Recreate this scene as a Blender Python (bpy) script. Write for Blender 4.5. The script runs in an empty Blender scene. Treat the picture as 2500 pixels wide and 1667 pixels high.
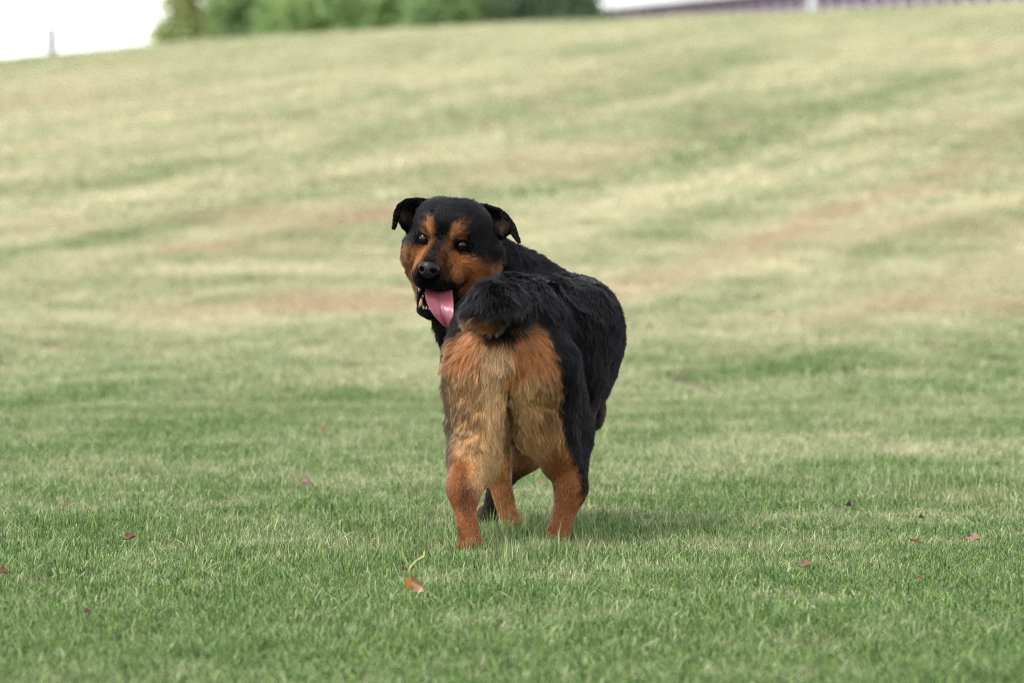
import bpy, math, random
import numpy as np
from mathutils import Vector, Matrix, kdtree

random.seed(7)
rng = np.random.default_rng(11)
scene = bpy.context.scene
COL = scene.collection

# ------------------------------------------------------------------ camera
LENS = 136.0
FPX = LENS / 36.0 * 2500.0            # focal length in photograph pixels
CAM_H = 0.92
PITCH = math.atan((833.5 - 397.0) / FPX)
cam_data = bpy.data.cameras.new('camera')
cam_data.lens = LENS
cam_data.sensor_width = 36.0
cam_data.clip_start = 0.1
cam_data.clip_end = 3000.0
cam_data.dof.use_dof = True
cam_data.dof.focus_distance = 9.08
cam_data.dof.aperture_fstop = 3.8
cam = bpy.data.objects.new('camera', cam_data)
cam.location = (0, 0, CAM_H)
cam.rotation_euler = (math.pi / 2 - PITCH, 0, 0)
COL.objects.link(cam)
scene.camera = cam

# ------------------------------------------------------------------ sky, sun, exposure
SUN_EL, SUN_AZ = math.radians(56), math.radians(-125)     # azimuth from +Y, clockwise seen from above
world = bpy.data.worlds.new('World')
scene.world = world
world.use_nodes = True
wn, wl = world.node_tree.nodes, world.node_tree.links
sky = wn.new('ShaderNodeTexSky')
sky.sky_type = 'NISHITA'
sky.sun_disc = False
sky.sun_elevation = SUN_EL
sky.sun_rotation = SUN_AZ
sky.dust_density = 0.8
sky.air_density = 1.0
hsv = wn.new('ShaderNodeHueSaturation')
hsv.inputs['Saturation'].default_value = 0.22
wl.new(sky.outputs[0], hsv.inputs['Color'])
bg = wn['Background']
bg.inputs['Strength'].default_value = 0.15
wl.new(hsv.outputs[0], bg.inputs['Color'])

sun_data = bpy.data.lights.new('sun', 'SUN')
sun_data.energy = 1.2
sun_data.angle = math.radians(14)
sun_data.color = (1.0, 0.96, 0.9)
sun = bpy.data.objects.new('sun', sun_data)
sdir = Vector((math.sin(SUN_AZ) * math.cos(SUN_EL), math.cos(SUN_AZ) * math.cos(SUN_EL), math.sin(SUN_EL)))
sun.rotation_euler = (-sdir).to_track_quat('-Z', 'Y').to_euler()
sun.location = sdir * 50
COL.objects.link(sun)

vs = scene.view_settings
vs.view_transform = 'Standard'
vs.look = 'None'
vs.exposure = 1.58
vs.gamma = 1.0
vs.use_curve_mapping = False
scene.render.engine = 'CYCLES'
scene.cycles.use_denoising = True
scene.cycles.filter_width = 1.1
scene.cycles.denoising_prefilter = 'NONE'
scene.cycles.max_bounces = 6
scene.cycles.diffuse_bounces = 3
scene.cycles.glossy_bounces = 3
scene.cycles.transmission_bounces = 4
scene.cycles_curves.shape = 'RIBBONS'
scene.cycles_curves.subdivisions = 2

# ------------------------------------------------------------------ helpers
def PT(px, py, Y):
    """photograph pixel at depth Y -> world point"""
    dx, dy = (px - 1250.0) / FPX, -(py - 833.5) / FPX
    cp, sp = math.cos(PITCH), math.sin(PITCH)
    ry, rz = cp + dy * sp, -sp + dy * cp
    t = Y / ry
    return np.array((dx * t, Y, CAM_H + rz * t))

def GROUNDPT(px, py, z=0.0):
    dx, dy = (px - 1250.0) / FPX, -(py - 833.5) / FPX
    cp, sp = math.cos(PITCH), math.sin(PITCH)
    ry, rz = cp + dy * sp, -sp + dy * cp
    t = (z - CAM_H) / rz
    return np.array((dx * t, ry * t, z))

def R(rpx, Y=9.2):
    return rpx * Y / FPX

def sstep(a, b, x):
    t = np.clip((x - a) / (b - a), 0, 1)
    return t * t * (3 - 2 * t)

def hash3(i, j, k, seed):
    n = (i * 374761393 + j * 668265263 + k * 2147483647 + seed * 974634777) & 0xFFFFFFFF
    n = ((n ^ (n >> 13)) * 1274126177) & 0xFFFFFFFF
    n = n ^ (n >> 16)
    return (n & 0xFFFFFF) / float(0xFFFFFF)

def vnoise(p, scale, seed=0):
    """value noise, -1..1, on an (n,3) array"""
    q = p * scale
    b = np.floor(q).astype(np.int64)
    f = q - b
    f = f * f * (3 - 2 * f)
    out = 0
    for dx in (0, 1):
        for dy in (0, 1):
            for dz in (0, 1):
                w = (f[:, 0] if dx else 1 - f[:, 0]) * (f[:, 1] if dy else 1 - f[:, 1]) * (f[:, 2] if dz else 1 - f[:, 2])
                out = out + w * hash3(b[:, 0] + dx, b[:, 1] + dy, b[:, 2] + dz, seed)
    return out * 2 - 1

def mesh_obj(name, verts, faces, mat=None, parent=None, smooth=False, edges=()):
    me = bpy.data.meshes.new(name)
    me.from_pydata([tuple(map(float, v)) for v in verts], list(edges), [tuple(map(int, f)) for f in faces])
    me.update()
    if smooth:
        me.polygons.foreach_set('use_smooth', [True] * len(me.polygons))
    o = bpy.data.objects.new(name, me)
    COL.objects.link(o)
    if mat:
        me.materials.append(mat)
    if parent:
        o.parent = parent
    return o

def fast_mesh(name, V, F):
    """V (n,3), F (m,k) numpy, k constant"""
    me = bpy.data.meshes.new(name)
    m, k = F.shape
    me.vertices.add(len(V)); me.vertices.foreach_set('co', V.astype(np.float32).ravel())
    me.loops.add(m * k); me.loops.foreach_set('vertex_index', F.astype(np.int32).ravel())
    me.polygons.add(m)
    me.polygons.foreach_set('loop_start', np.arange(0, m * k, k, dtype=np.int32))
    me.update(calc_edges=True)
    return me

def empty(name, loc=(0, 0, 0)):
    o = bpy.data.objects.new(name, None)
    o.location = loc
    COL.objects.link(o)
    return o

def tag(o, label=None, cat=None, group=None, kind=None):
    if label: o['label'] = label
    if cat: o['category'] = cat
    if group: o['group'] = group
    if kind: o['kind'] = kind
    return o

def tube(path, radii, n=8, cap=True):
    """swept tube -> verts, faces"""
    path = [np.array(p, float) for p in path]
    V, F = [], []
    for i, p in enumerate(path):
        d = path[min(i + 1, len(path) - 1)] - path[max(i - 1, 0)]
        d = d / (np.linalg.norm(d) + 1e-9)
        a = np.cross(d, (0, 0, 1.0))
        if np.linalg.norm(a) < 1e-3: a = np.cross(d, (1.0, 0, 0))
        a /= np.linalg.norm(a)
        b = np.cross(d, a)
        for k in range(n):
            t = 2 * math.pi * k / n
            V.append(p + radii[i] * (math.cos(t) * a + math.sin(t) * b))
    for i in range(len(path) - 1):
        for k in range(n):
            F.append((i * n + k, i * n + (k + 1) % n, (i + 1) * n + (k + 1) % n, (i + 1) * n + k))
    if cap:
        F.append(tuple(range(n - 1, -1, -1)))
        F.append(tuple((len(path) - 1) * n + k for k in range(n)))
    return V, F

def box(lo, hi):
    (a, b, c), (d, e, f) = lo, hi
    V = [(a, b, c), (d, b, c), (d, e, c), (a, e, c), (a, b, f), (d, b, f), (d, e, f), (a, e, f)]
    F = [(0, 3, 2, 1), (4, 5, 6, 7), (0, 1, 5, 4), (1, 2, 6, 5), (2, 3, 7, 6), (3, 0, 4, 7)]
    return V, F

def new_mat(name, color=(0.5, 0.5, 0.5), rough=0.8, spec=0.3):
    m = bpy.data.materials.new(name)
    m.use_nodes = True
    b = m.node_tree.nodes['Principled BSDF']
    b.inputs['Base Color'].default_value = (*color, 1)
    b.inputs['Roughness'].default_value = rough
    b.inputs['Specular IOR Level'].default_value = spec
    return m

def noisy_mat(name, c1, c2, scale=8.0, rough=0.8, spec=0.3, detail=5, bump=0.0, stretch=(1, 1, 1)):
    m = new_mat(name, c1, rough, spec)
    n, l = m.node_tree.nodes, m.node_tree.links
    b = n['Principled BSDF']
    tc = n.new('ShaderNodeTexCoord'); mp = n.new('ShaderNodeMapping')
    mp.inputs['Scale'].default_value = stretch
    nz = n.new('ShaderNodeTexNoise'); nz.inputs['Scale'].default_value = scale; nz.inputs['Detail'].default_value = detail
    mx = n.new('ShaderNodeMix'); mx.data_type = 'RGBA'
    mx.inputs['A'].default_value = (*c1, 1); mx.inputs['B'].default_value = (*c2, 1)
    rp = n.new('ShaderNodeMapRange'); rp.inputs['From Min'].default_value = 0.35; rp.inputs['From Max'].default_value = 0.65
    l.new(tc.outputs['Object'], mp.inputs['Vector']); l.new(mp.outputs[0], nz.inputs['Vector'])
    l.new(nz.outputs['Fac'], rp.inputs['Value']); l.new(rp.outputs[0], mx.inputs['Factor'])
    l.new(mx.outputs['Result'], b.inputs['Base Color'])
    if bump:
        bp = n.new('ShaderNodeBump'); bp.inputs['Strength'].default_value = bump
        l.new(nz.outputs['Fac'], bp.inputs['Height']); l.new(bp.outputs[0], b.inputs['Normal'])
    return m

# ------------------------------------------------------------------ terrain
def terrain(x, y):
    x = np.asarray(x, float); y = np.asarray(y, float)
    A = np.interp(x, (-40, -15.5, -11.8, -8.9, -6.06, -3.16, 0, 3.14, 5.23, 8.7, 12.1, 15.6, 40),
                  (1.2, 2.05, 2.37, 2.675, 2.968, 3.161, 3.325, 3.468, 3.553, 3.731, 3.895, 4.05, 4.6)) - 0.02
    t = np.clip((y - 15.0) / 53.0, 0, 1)
    s = t * t * (3 - 2 * t) * 0.55 + t * 0.45 * sstep(0, 0.25, t)
    z = A * s
    back = np.clip((y - 68.0) / 60.0, 0, 1)
    z = z - 0.9 * back * back * (3 - 2 * back)
    p = np.stack([x.ravel(), y.ravel(), np.zeros(x.size)], 1)
    und = 0.06 * vnoise(p, 0.13, 3) + 0.015 * vnoise(p, 0.45, 4)
    z = z + und.reshape(x.shape) * sstep(15, 26, y) * (1 - 0.8 * sstep(55, 64, y))
    z = z + 0.006 * vnoise(p, 2.2, 5).reshape(x.shape) * (1 - sstep(8, 14, y) * 0.5)
    return z

# colour of the turf: shared node tree (dry straw / green / bare soil), by place on the ground
BLOBS = [  # (px, py of the patch on the sloping ground, half width px, half height px, kind, amount)
]
def ray_ground(px, py):
    dx, dy = (px - 1250.0) / FPX, -(py - 833.5) / FPX
    cp, sp = math.cos(PITCH), math.sin(PITCH)
    ry, rz = cp + dy * sp, -sp + dy * cp
    ys = np.linspace(5, 75, 3500)
    t = ys / ry
    z = CAM_H + rz * t
    g = terrain(dx * t, ys)
    hit = np.nonzero(z <= g)[0]
    i = hit[0] if len(hit) else len(ys) - 1
    return dx * t[i], ys[i], g[i]

PATCHES = [  # px, py, half-width, half-height, type (0 dry, 1 green, 2 bare), strength
    (850, 742, 240, 28, 2, 0.95), (500, 765, 200, 18, 2, 0.5), (420, 790, 330, 22, 0, 0.6), (1080, 770, 190, 18, 0, 0.5),
    (760, 535, 330, 26, 2, 0.55), (620, 610, 260, 18, 2, 0.4), (260, 590, 180, 20, 1, 0.7),
    (560, 660, 260, 20, 0, 0.7), (100, 560, 180, 18, 2, 0.35), (820, 690, 260, 15, 1, 0.6),
    (2400, 560, 260, 40, 2, 0.3), (2450, 300, 200, 22, 2, 0.2),
    (1560, 330, 330, 26, 1, 0.7), (1900, 280, 420, 22, 1, 0.5), (700, 440, 380, 20, 1, 0.35),
    (1500, 130, 330, 14, 1, 0.6), (1950, 90, 300, 12, 1, 0.4), (2400, 130, 230, 16, 2, 0.3),
    (1820, 890, 330, 50, 1, 0.9), (2320, 750, 260, 22, 2, 0.35), (2050, 660, 330, 22, 0, 0.5),
    (120, 250, 380, 22, 2, 0.3), (300, 400, 330, 18, 1, 0.3), (1350, 480, 260, 18, 1, 0.35),
    (1500, 720, 200, 20, 0, 0.3), (700, 1000, 420, 46, 1, 0.35), (2000, 1100, 260, 30, 0, 0.4),
    (2350, 1110, 260, 26, 0, 0.45), (300, 1160, 330, 20, 0, 0.35),  (1000, 930, 330, 30, 0, 0.2), (150, 880, 260, 22, 1, 0.3),
]

TRACKS = [  # px, py -> px, py on the slope, half-width in metres, type, strength
    (1480, 735, 2440, 390, 0.34, 2, 0.52), (1850, 600, 2480, 330, 0.22, 2, 0.35), (1700, 690, 2500, 470, 0.30, 0, 0.6), (1420, 640, 2250, 350, 0.22, 1, 0.5),
    (1330, 560, 2100, 300, 0.25, 0, 0.5), (250, 660, 1000, 515, 0.25, 2, 0.45), (0, 640, 900, 430, 0.25, 1, 0.4),
    (0, 560, 800, 350, 0.3, 0, 0.5), (1300, 480, 2300, 190, 0.3, 1, 0.45), (2000, 800, 2500, 640, 0.35, 2, 0.35), (1600, 800, 2200, 620, 0.2, 1, 0.5),
]
STREAK = math.radians(69)      # mowing tracks run up the slope to the right
def turf_nodes(m):
    """adds nodes computing the turf colour at the world position; returns (dry, bare) sockets"""
    n, l = m.node_tree.nodes, m.node_tree.links
    geo = n.new('ShaderNodeNewGeometry')
    sep = n.new('ShaderNodeSeparateXYZ'); l.new(geo.outputs['Position'], sep.inputs[0])
    def math_(op, a, b=None, c=None, clamp=False):
        q = n.new('ShaderNodeMath'); q.operation = op; q.use_clamp = clamp
        for i, v in enumerate((a, b, c)):
            if v is None: continue
            if isinstance(v, (int, float)): q.inputs[i].default_value = v
            else: l.new(v, q.inputs[i])
        return q.outputs[0]
    def mrange(v, a, b, c, d):
        q = n.new('ShaderNodeMapRange'); q.interpolation_type = 'SMOOTHSTEP'
        q.inputs['From Min'].default_value = a; q.inputs['From Max'].default_value = b
        q.inputs['To Min'].default_value = c; q.inputs['To Max'].default_value = d
        l.new(v, q.inputs['Value']); return q.outputs[0]
    def noise(scale, stretch, detail=4.0, w=0.0, turn=0.0):
        mp = n.new('ShaderNodeMapping'); mp.inputs['Scale'].default_value = stretch
        mp.inputs['Location'].default_value = (w, w * 1.7, 0)
        src = geo.outputs['Position']
        if turn:
            vr = n.new('ShaderNodeVectorRotate'); vr.rotation_type = 'Z_AXIS'; vr.inputs['Angle'].default_value = -turn
            l.new(src, vr.inputs['Vector']); src = vr.outputs[0]
        l.new(src, mp.inputs['Vector'])
        q = n.new('ShaderNodeTexNoise'); q.inputs['Scale'].default_value = scale; q.inputs['Detail'].default_value = detail
        q.inputs['Roughness'].default_value = 0.6
        l.new(mp.outputs[0], q.inputs['Vector']); return q.outputs['Fac']
    far = math_('ADD', mrange(sep.outputs['Y'], 6.5, 12.0, -0.03, 0.12), mrange(sep.outputs['Y'], 11.0, 23.0, 0.0, 0.55))
    n1 = math_('MULTIPLY', mrange(noise(1.0, (0.13, 0.85, 0.2), 5.0, 0.0, STREAK), 0.32, 0.68, -0.24, 0.24), mrange(sep.outputs['Y'], 9.0, 22.0, 0.4, 1.0))
    n2 = mrange(noise(2.6, (0.7, 1.0, 0.3), 4.0, 9.0), 0.3, 0.7, -0.20, 0.20)
    n3 = mrange(noise(14.0, (1, 1, 1), 3.0, 3.0), 0.3, 0.7, -0.20, 0.20)
    dry = math_('ADD', math_('ADD', far, n1), math_('ADD', n2, n3))
    bare = math_('MULTIPLY', mrange(noise(1.0, (0.12, 0.7, 0.3), 5.0, 21.0, STREAK), 0.54, 0.74, 0.0, 0.45), mrange(sep.outputs['Y'], 12.0, 20.0, 0.12, 1.0))
    wob = noise(1.3, (1, 1, 0.2), 4.0, 5.0)
    for (px, py, hw, hh, kind, amt) in PATCHES:
        x0, y0, _ = ray_ground(px, py)
        _, y1, _ = ray_ground(px, py - hh); _, y2, _ = ray_ground(px, py + hh)
        rx, ry = hw * y0 / FPX, max(0.5 * abs(y1 - y2), 0.1)
        ex = math_('DIVIDE', math_('SUBTRACT', sep.outputs['X'], x0), rx)
        ey = math_('DIVIDE', math_('SUBTRACT', sep.outputs['Y'], y0), ry)
        d2 = math_('ADD', math_('MULTIPLY', ex, ex), math_('MULTIPLY', ey, ey))
        d2 = math_('ADD', d2, math_('MULTIPLY', math_('SUBTRACT', wob, 0.5), 3.4))
        w = mrange(d2, 2.0, -0.2, 0.0, amt)
        if kind == 0: dry = math_('ADD', dry, math_('MULTIPLY', w, 0.6))
        elif kind == 1: dry = math_('SUBTRACT', dry, math_('MULTIPLY', w, 0.32))
        else: bare = math_('ADD', bare, w)
    for (ax_, ay_, bx_, by_, wid, kind, amt) in TRACKS:
        x0, y0, _ = ray_ground(ax_, ay_); x1, y1, _ = ray_ground(bx_, by_)
        ex, ey = x1 - x0, y1 - y0; L2 = ex * ex + ey * ey
        px_ = math_('SUBTRACT', sep.outputs['X'], x0); py_ = math_('SUBTRACT', sep.outputs['Y'], y0)
        t = math_('DIVIDE', math_('ADD', math_('MULTIPLY', px_, ex), math_('MULTIPLY', py_, ey)), L2, clamp=True)
        qx = math_('SUBTRACT', px_, math_('MULTIPLY', t, ex)); qy = math_('SUBTRACT', py_, math_('MULTIPLY', t, ey))
        d = math_('SQRT', math_('ADD', math_('MULTIPLY', qx, qx), math_('MULTIPLY', qy, qy)))
        d = math_('ADD', d, math_('MULTIPLY', math_('SUBTRACT', wob, 0.5), wid * 3.2))
        w = mrange(d, wid, wid * 0.1, 0.0, amt)
        if kind == 0: dry = math_('ADD', dry, math_('MULTIPLY', w, 0.6))
        elif kind == 1: dry = math_('SUBTRACT', dry, math_('MULTIPLY', w, 0.32))
        else: bare = math_('ADD', bare, w)
    dry = math_('MULTIPLY', dry, 1.0, clamp=True)
    bare = math_('MULTIPLY', bare, 1.0, clamp=True)
    return dry, bare, geo

def mixc(m, fac, a, b):
    n, l = m.node_tree.nodes, m.node_tree.links
    q = n.new('ShaderNodeMix'); q.data_type = 'RGBA'
    for key, v in (('Factor', fac), ('A', a), ('B', b)):
        if isinstance(v, tuple): q.inputs[key].default_value = (*v, 1)
        elif isinstance(v, (int, float)): q.inputs[key].default_value = v
        else: l.new(v, q.inputs[key])
    return q.outputs['Result']

# soil and thatch under the blades
M_ground = new_mat('turf_ground', rough=0.95, spec=0.1)
dry, bare, geo = turf_nodes(M_ground)
c = mixc(M_ground, dry, (0.06, 0.065, 0.03), (0.36, 0.31, 0.18))
c = mixc(M_ground, bare, c, (0.34, 0.26, 0.155))
n, l = M_ground.node_tree.nodes, M_ground.node_tree.links
gn = n.new('ShaderNodeTexNoise'); gn.inputs['Scale'].default_value = 9.0; gn.inputs['Detail'].default_value = 6
l.new(geo.outputs['Position'], gn.inputs['Vector'])
gm = n.new('ShaderNodeMapRange'); gm.inputs['From Min'].default_value = 0.25; gm.inputs['From Max'].default_value = 0.75
gm.inputs['To Min'].default_value = 0.7; gm.inputs['To Max'].default_value = 1.2
l.new(gn.outputs['Fac'], gm.inputs['Value'])
vm = n.new('ShaderNodeVectorMath'); vm.operation = 'SCALE'
l.new(c, vm.inputs[0]); l.new(gm.outputs[0], vm.inputs['Scale'])
l.new(vm.outputs[0], n['Principled BSDF'].inputs['Base Color'])
bp = n.new('ShaderNodeBump'); bp.inputs['Strength'].default_value = 0.5; bp.inputs['Distance'].default_value = 0.03
l.new(gn.outputs['Fac'], bp.inputs['Height']); l.new(bp.outputs[0], n['Principled BSDF'].inputs['Normal'])

ys = np.concatenate([np.arange(-12, 5, 1.0), np.arange(5, 26, 0.10), np.arange(26, 80, 0.4), np.arange(80, 200, 4.0), np.geomspace(200, 2400, 14)])
xn = np.concatenate([-np.geomspace(1500, 20, 14), np.arange(-19.5, -4, 0.5), np.arange(-4, 4, 0.1), np.arange(4, 20, 0.5), np.geomspace(20, 1500, 14)])
GX, GY = np.meshgrid(xn, ys)
GZ = terrain(GX, GY)
V = np.stack([GX.ravel(), GY.ravel(), GZ.ravel()], 1)
nx, ny = len(xn), len(ys)
idx = np.arange(nx * ny).reshape(ny, nx)
F = np.stack([idx[:-1, :-1].ravel(), idx[:-1, 1:].ravel(), idx[1:, 1:].ravel(), idx[1:, :-1].ravel()], 1)
me = fast_mesh('ground', V, F)
me.polygons.foreach_set('use_smooth', np.ones(len(F), bool))
me.materials.append(M_ground)
ground = bpy.data.objects.new('ground', me); COL.objects.link(ground)
tag(ground, 'mown grassy slope rising to a crest', None, None, 'structure')

# ------------------------------------------------------------------ grass
M_grass = new_mat('grass_blade', rough=0.42, spec=0.28)
dry, bare, geo = turf_nodes(M_grass)
n, l = M_grass.node_tree.nodes, M_grass.node_tree.links
at_ = n.new('ShaderNodeAttribute'); at_.attribute_name = 'blade'
sepb = n.new('ShaderNodeSeparateColor'); l.new(at_.outputs['Color'], sepb.inputs[0])   # R random, G along the blade, B straw blade
oi = n.new('ShaderNodeObjectInfo')
g1 = mixc(M_grass, sepb.outputs[0], (0.020, 0.066, 0.010), (0.235, 0.345, 0.095))
g2 = mixc(M_grass, sepb.outputs[0], (0.39, 0.375, 0.205), (0.68, 0.62, 0.43))
mm = n.new('ShaderNodeMath'); mm.operation = 'ADD'
l.new(dry, mm.inputs[0])
mb = n.new('ShaderNodeMath'); mb.operation = 'MULTIPLY'; l.new(sepb.outputs[2], mb.inputs[0]); mb.inputs[1].default_value = 0.75
l.new(mb.outputs[0], mm.inputs[1]); mm.use_clamp = True
c = mixc(M_grass, mm.outputs[0], g1, g2)
c = mixc(M_grass, bare, c, (0.42, 0.325, 0.205))
tipm = n.new('ShaderNodeMapRange'); tipm.inputs['From Min'].default_value = 0.0; tipm.inputs['From Max'].default_value = 1.0
tipm.inputs['To Min'].default_value = 0.85; tipm.inputs['To Max'].default_value = 1.15
l.new(sepb.outputs[1], tipm.inputs['Value'])
vm = n.new('ShaderNodeVectorMath'); vm.operation = 'SCALE'
l.new(c, vm.inputs[0]); l.new(tipm.outputs[0], vm.inputs['Scale'])
pb = n['Principled BSDF']
l.new(vm.outputs[0], pb.inputs['Base Color'])
tr = n.new('ShaderNodeBsdfTranslucent'); l.new(vm.outputs[0], tr.inputs['Color'])
ms = n.new('ShaderNodeMixShader'); ms.inputs[0].default_value = 0.22
l.new(pb.outputs[0], ms.inputs[1]); l.new(tr.outputs[0], ms.inputs[2])
l.new(ms.outputs[0], n['Material Output'].inputs['Surface'])

def grass_patch(name, size, nblades, hmin, hmax, wid, straw, seed, longf=0.0):
    r = np.random.default_rng(seed)
    N = nblades
    base = np.stack([r.uniform(-size / 2, size / 2, N), r.uniform(-size / 2, size / 2, N), np.full(N, -0.004)], 1)
    # tufted growth: pull blades to tuft centres
    ncl = max(6, N // 14)
    cen = r.uniform(-size / 2, size / 2, (ncl, 2))
    which = r.integers(0, ncl, N)
    pull = r.uniform(0.2, 0.85, N)[:, None]
    base[:, :2] = base[:, :2] * (1 - pull) + (cen[which] + r.normal(0, 0.012, (N, 2))) * pull
    h = r.uniform(hmin, hmax, N) * (0.75 + 0.5 * r.random(N))
    lng = r.random(N) < longf
    h = np.where(lng, h * r.uniform(1.5, 2.3, N), h)
    st = (r.random(N) < straw).astype(float)
    h = h * np.where(st > 0, 0.8, 1)
    ang = r.uniform(0, 2 * np.pi, N)
    ldir = np.stack([np.cos(ang), np.sin(ang), np.zeros(N)], 1)
    out = np.zeros((N, 3)); out[:, :2] = base[:, :2] - cen[which]
    on = out / (np.linalg.norm(out, axis=1, keepdims=True) + 1e-6)
    ldir = ldir * 0.7 + on * 0.5
    lean = r.uniform(0.05, 1.15, N)
    lean = np.where(st > 0, r.uniform(0.3, 1.3, N), lean)
    side = np.stack([-ldir[:, 1], ldir[:, 0], np.zeros(N)], 1)
    sn = r.normal(0, 0.5, N)[:, None]
    side = side + ldir * sn
    side /= np.linalg.norm(side, axis=1, keepdims=True) + 1e-9
    w = (wid * r.uniform(0.6, 1.35, N))[:, None]
    broad = (r.random(N) < 0.025)[:, None]
    w = np.where(broad, w * 3.0, w); h = np.where(broad[:, 0], h * 0.75, h)
    ts = (0.0, 0.45, 0.8, 1.0)
    wf = (0.9, 1.0, 0.62, 0.0)
    V = np.zeros((N, 7, 3)); G = np.zeros((N, 7))
    for i, (t, f) in enumerate(zip(ts, wf)):
        c0 = base + ldir * (lean * h * t ** 1.7)[:, None]
        c0[:, 2] += h * (t - 0.30 * np.minimum(lean, 1.2) * t * t)
        if i < 3:
            V[:, 2 * i] = c0 - side * w * f * 0.5; V[:, 2 * i + 1] = c0 + side * w * f * 0.5
            G[:, 2 * i] = t; G[:, 2 * i + 1] = t
        else:
            V[:, 6] = c0; G[:, 6] = 1
    T = np.array([(0, 1, 3), (0, 3, 2), (2, 3, 5), (2, 5, 4), (4, 5, 6)])
    F = (T[None] + (np.arange(N) * 7)[:, None, None]).reshape(-1, 3)
    me = fast_mesh(name, V.reshape(-1, 3), F)
    ca = me.color_attributes.new('blade', 'FLOAT_COLOR', 'POINT')
    rr = np.clip(r.normal(0.40, 0.40, N), 0, 1)
    C = np.ones((N, 7, 4), np.float32)
    C[:, :, 0] = rr[:, None]; C[:, :, 1] = G; C[:, :, 2] = st[:, None]
    ca.data.foreach_set('color', C.ravel())
    me.materials.append(M_grass)
    o = bpy.data.objects.new(name, me)
    return o

near_coll = bpy.data.collections.new('turf_patch_near')
for i in range(6):
    near_coll.objects.link(grass_patch('turf_patch_near', 0.28, 4600, 0.011, 0.029, 0.0018, 0.18, 100 + i, 0.05))
mid_coll = bpy.data.collections.new('turf_patch_mid')
for i in range(4):
    mid_coll.objects.link(grass_patch('turf_patch_mid', 0.5, 4200, 0.018, 0.036, 0.0036, 0.15, 200 + i, 0.03))
far_coll = bpy.data.collections.new('turf_patch_far')
for i in range(4):
    far_coll.objects.link(grass_patch('turf_patch_far', 1.3, 3200, 0.025, 0.05, 0.011, 0.12, 300 + i, 0.02))

def scatter(y0, y1, step, halfw, seed):
    r = np.random.default_rng(seed)
    P = []
    for y in np.arange(y0, y1, step):
        hw = halfw(y)
        for x in np.arange(-hw, hw, step):
            P.append((x + r.uniform(-.25, .25) * step, y + r.uniform(-.25, .25) * step))
    P = np.array(P)
    return np.column_stack([P, terrain(P[:, 0], P[:, 1])])

def turf(name, coll, P, seed, label):
    me = bpy.data.meshes.new(name)
    me.from_pydata([tuple(p) for p in P], [], [])
    r = np.random.default_rng(seed)
    N = len(P)
    # slope alignment + random turn, grass height varies in drifts
    e = 0.3
    sx = (terrain(P[:, 0] + e, P[:, 1]) - terrain(P[:, 0] - e, P[:, 1])) / (2 * e)
    sy = (terrain(P[:, 0], P[:, 1] + e) - terrain(P[:, 0], P[:, 1] - e)) / (2 * e)
    quarter = r.integers(0, 4, N) * (math.pi / 2) + r.uniform(-0.2, 0.2, N)
    rot = np.zeros((N, 3)); rot[:, 2] = quarter
    # euler XYZ applied X,Y then Z: rotate the slope into the local frame
    cz, sz = np.cos(quarter), np.sin(quarter)
    lx = cz * sx + sz * sy; ly = -sz * sx + cz * sy
    rot[:, 0] = np.arctan(ly); rot[:, 1] = -np.arctan(lx)
    a = me.attributes.new('turn', 'FLOAT_VECTOR', 'POINT'); a.data.foreach_set('vector', rot.astype(np.float32).ravel())
    hh = 1.0 + 0.22 * vnoise(P * np.array([1, 1, 0]), 0.9, 8) + 0.12 * vnoise(P * np.array([1, 1, 0]), 3.1, 9)
    for (px, py, rad, amt) in ((2330, 1170, 0.33, 0.75), (2180, 1180, 0.2, 0.4), (1050, 1250, 0.2, 0.2), (170, 1260, 0.25, 0.3), (1148, 1365, 0.12, 0.65), (1363, 1340, 0.12, 0.65), (1251, 1308, 0.12, 0.6), (1192, 1290, 0.14, 0.6)):
        g = GROUNDPT(px, py + 30)
        hh += amt * np.exp(-((P[:, 0] - g[0]) ** 2 + ((P[:, 1] - g[1]) * 0.8) ** 2) / rad ** 2)
    sc = np.ones((N, 3)); sc[:, 2] = hh
    a = me.attributes.new('size', 'FLOAT_VECTOR', 'POINT'); a.data.foreach_set('vector', sc.astype(np.float32).ravel())
    o = bpy.data.objects.new(name, me); COL.objects.link(o)
    ng = bpy.data.node_groups.new(name, 'GeometryNodeTree')
    ng.interface.new_socket('Geometry', in_out='INPUT', socket_type='NodeSocketGeometry')
    ng.interface.new_socket('Geometry', in_out='OUTPUT', socket_type='NodeSocketGeometry')
    N_ = ng.nodes; L = ng.links
    gi = N_.new('NodeGroupInput'); go = N_.new('NodeGroupOutput')
    ci = N_.new('GeometryNodeCollectionInfo'); ci.inputs['Collection'].default_value = coll
    ci.inputs['Separate Children'].default_value = True; ci.inputs['Reset Children'].default_value = True
    ip = N_.new('GeometryNodeInstanceOnPoints'); ip.inputs['Pick Instance'].default_value = True
    ra = N_.new('GeometryNodeInputNamedAttribute'); ra.data_type = 'FLOAT_VECTOR'; ra.inputs['Name'].default_value = 'turn'
    sa = N_.new('GeometryNodeInputNamedAttribute'); sa.data_type = 'FLOAT_VECTOR'; sa.inputs['Name'].default_value = 'size'
    e2r = N_.new('FunctionNodeEulerToRotation')
    rv = N_.new('FunctionNodeRandomValue'); rv.data_type = 'INT'; rv.inputs[5].default_value = 20
    L.new(gi.outputs[0], ip.inputs['Points']); L.new(ci.outputs[0], ip.inputs['Instance'])
    L.new(ra.outputs[0], e2r.inputs[0]); L.new(e2r.outputs[0], ip.inputs['Rotation'])
    L.new(sa.outputs[0], ip.inputs['Scale']); L.new(rv.outputs[2], ip.inputs['Instance Index'])
    L.new(ip.outputs[0], go.inputs[0])
    md = o.modifiers.new('scatter', 'NODES'); md.node_group = ng
    tag(o, label, 'grass', None, 'stuff')
    return o

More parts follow.
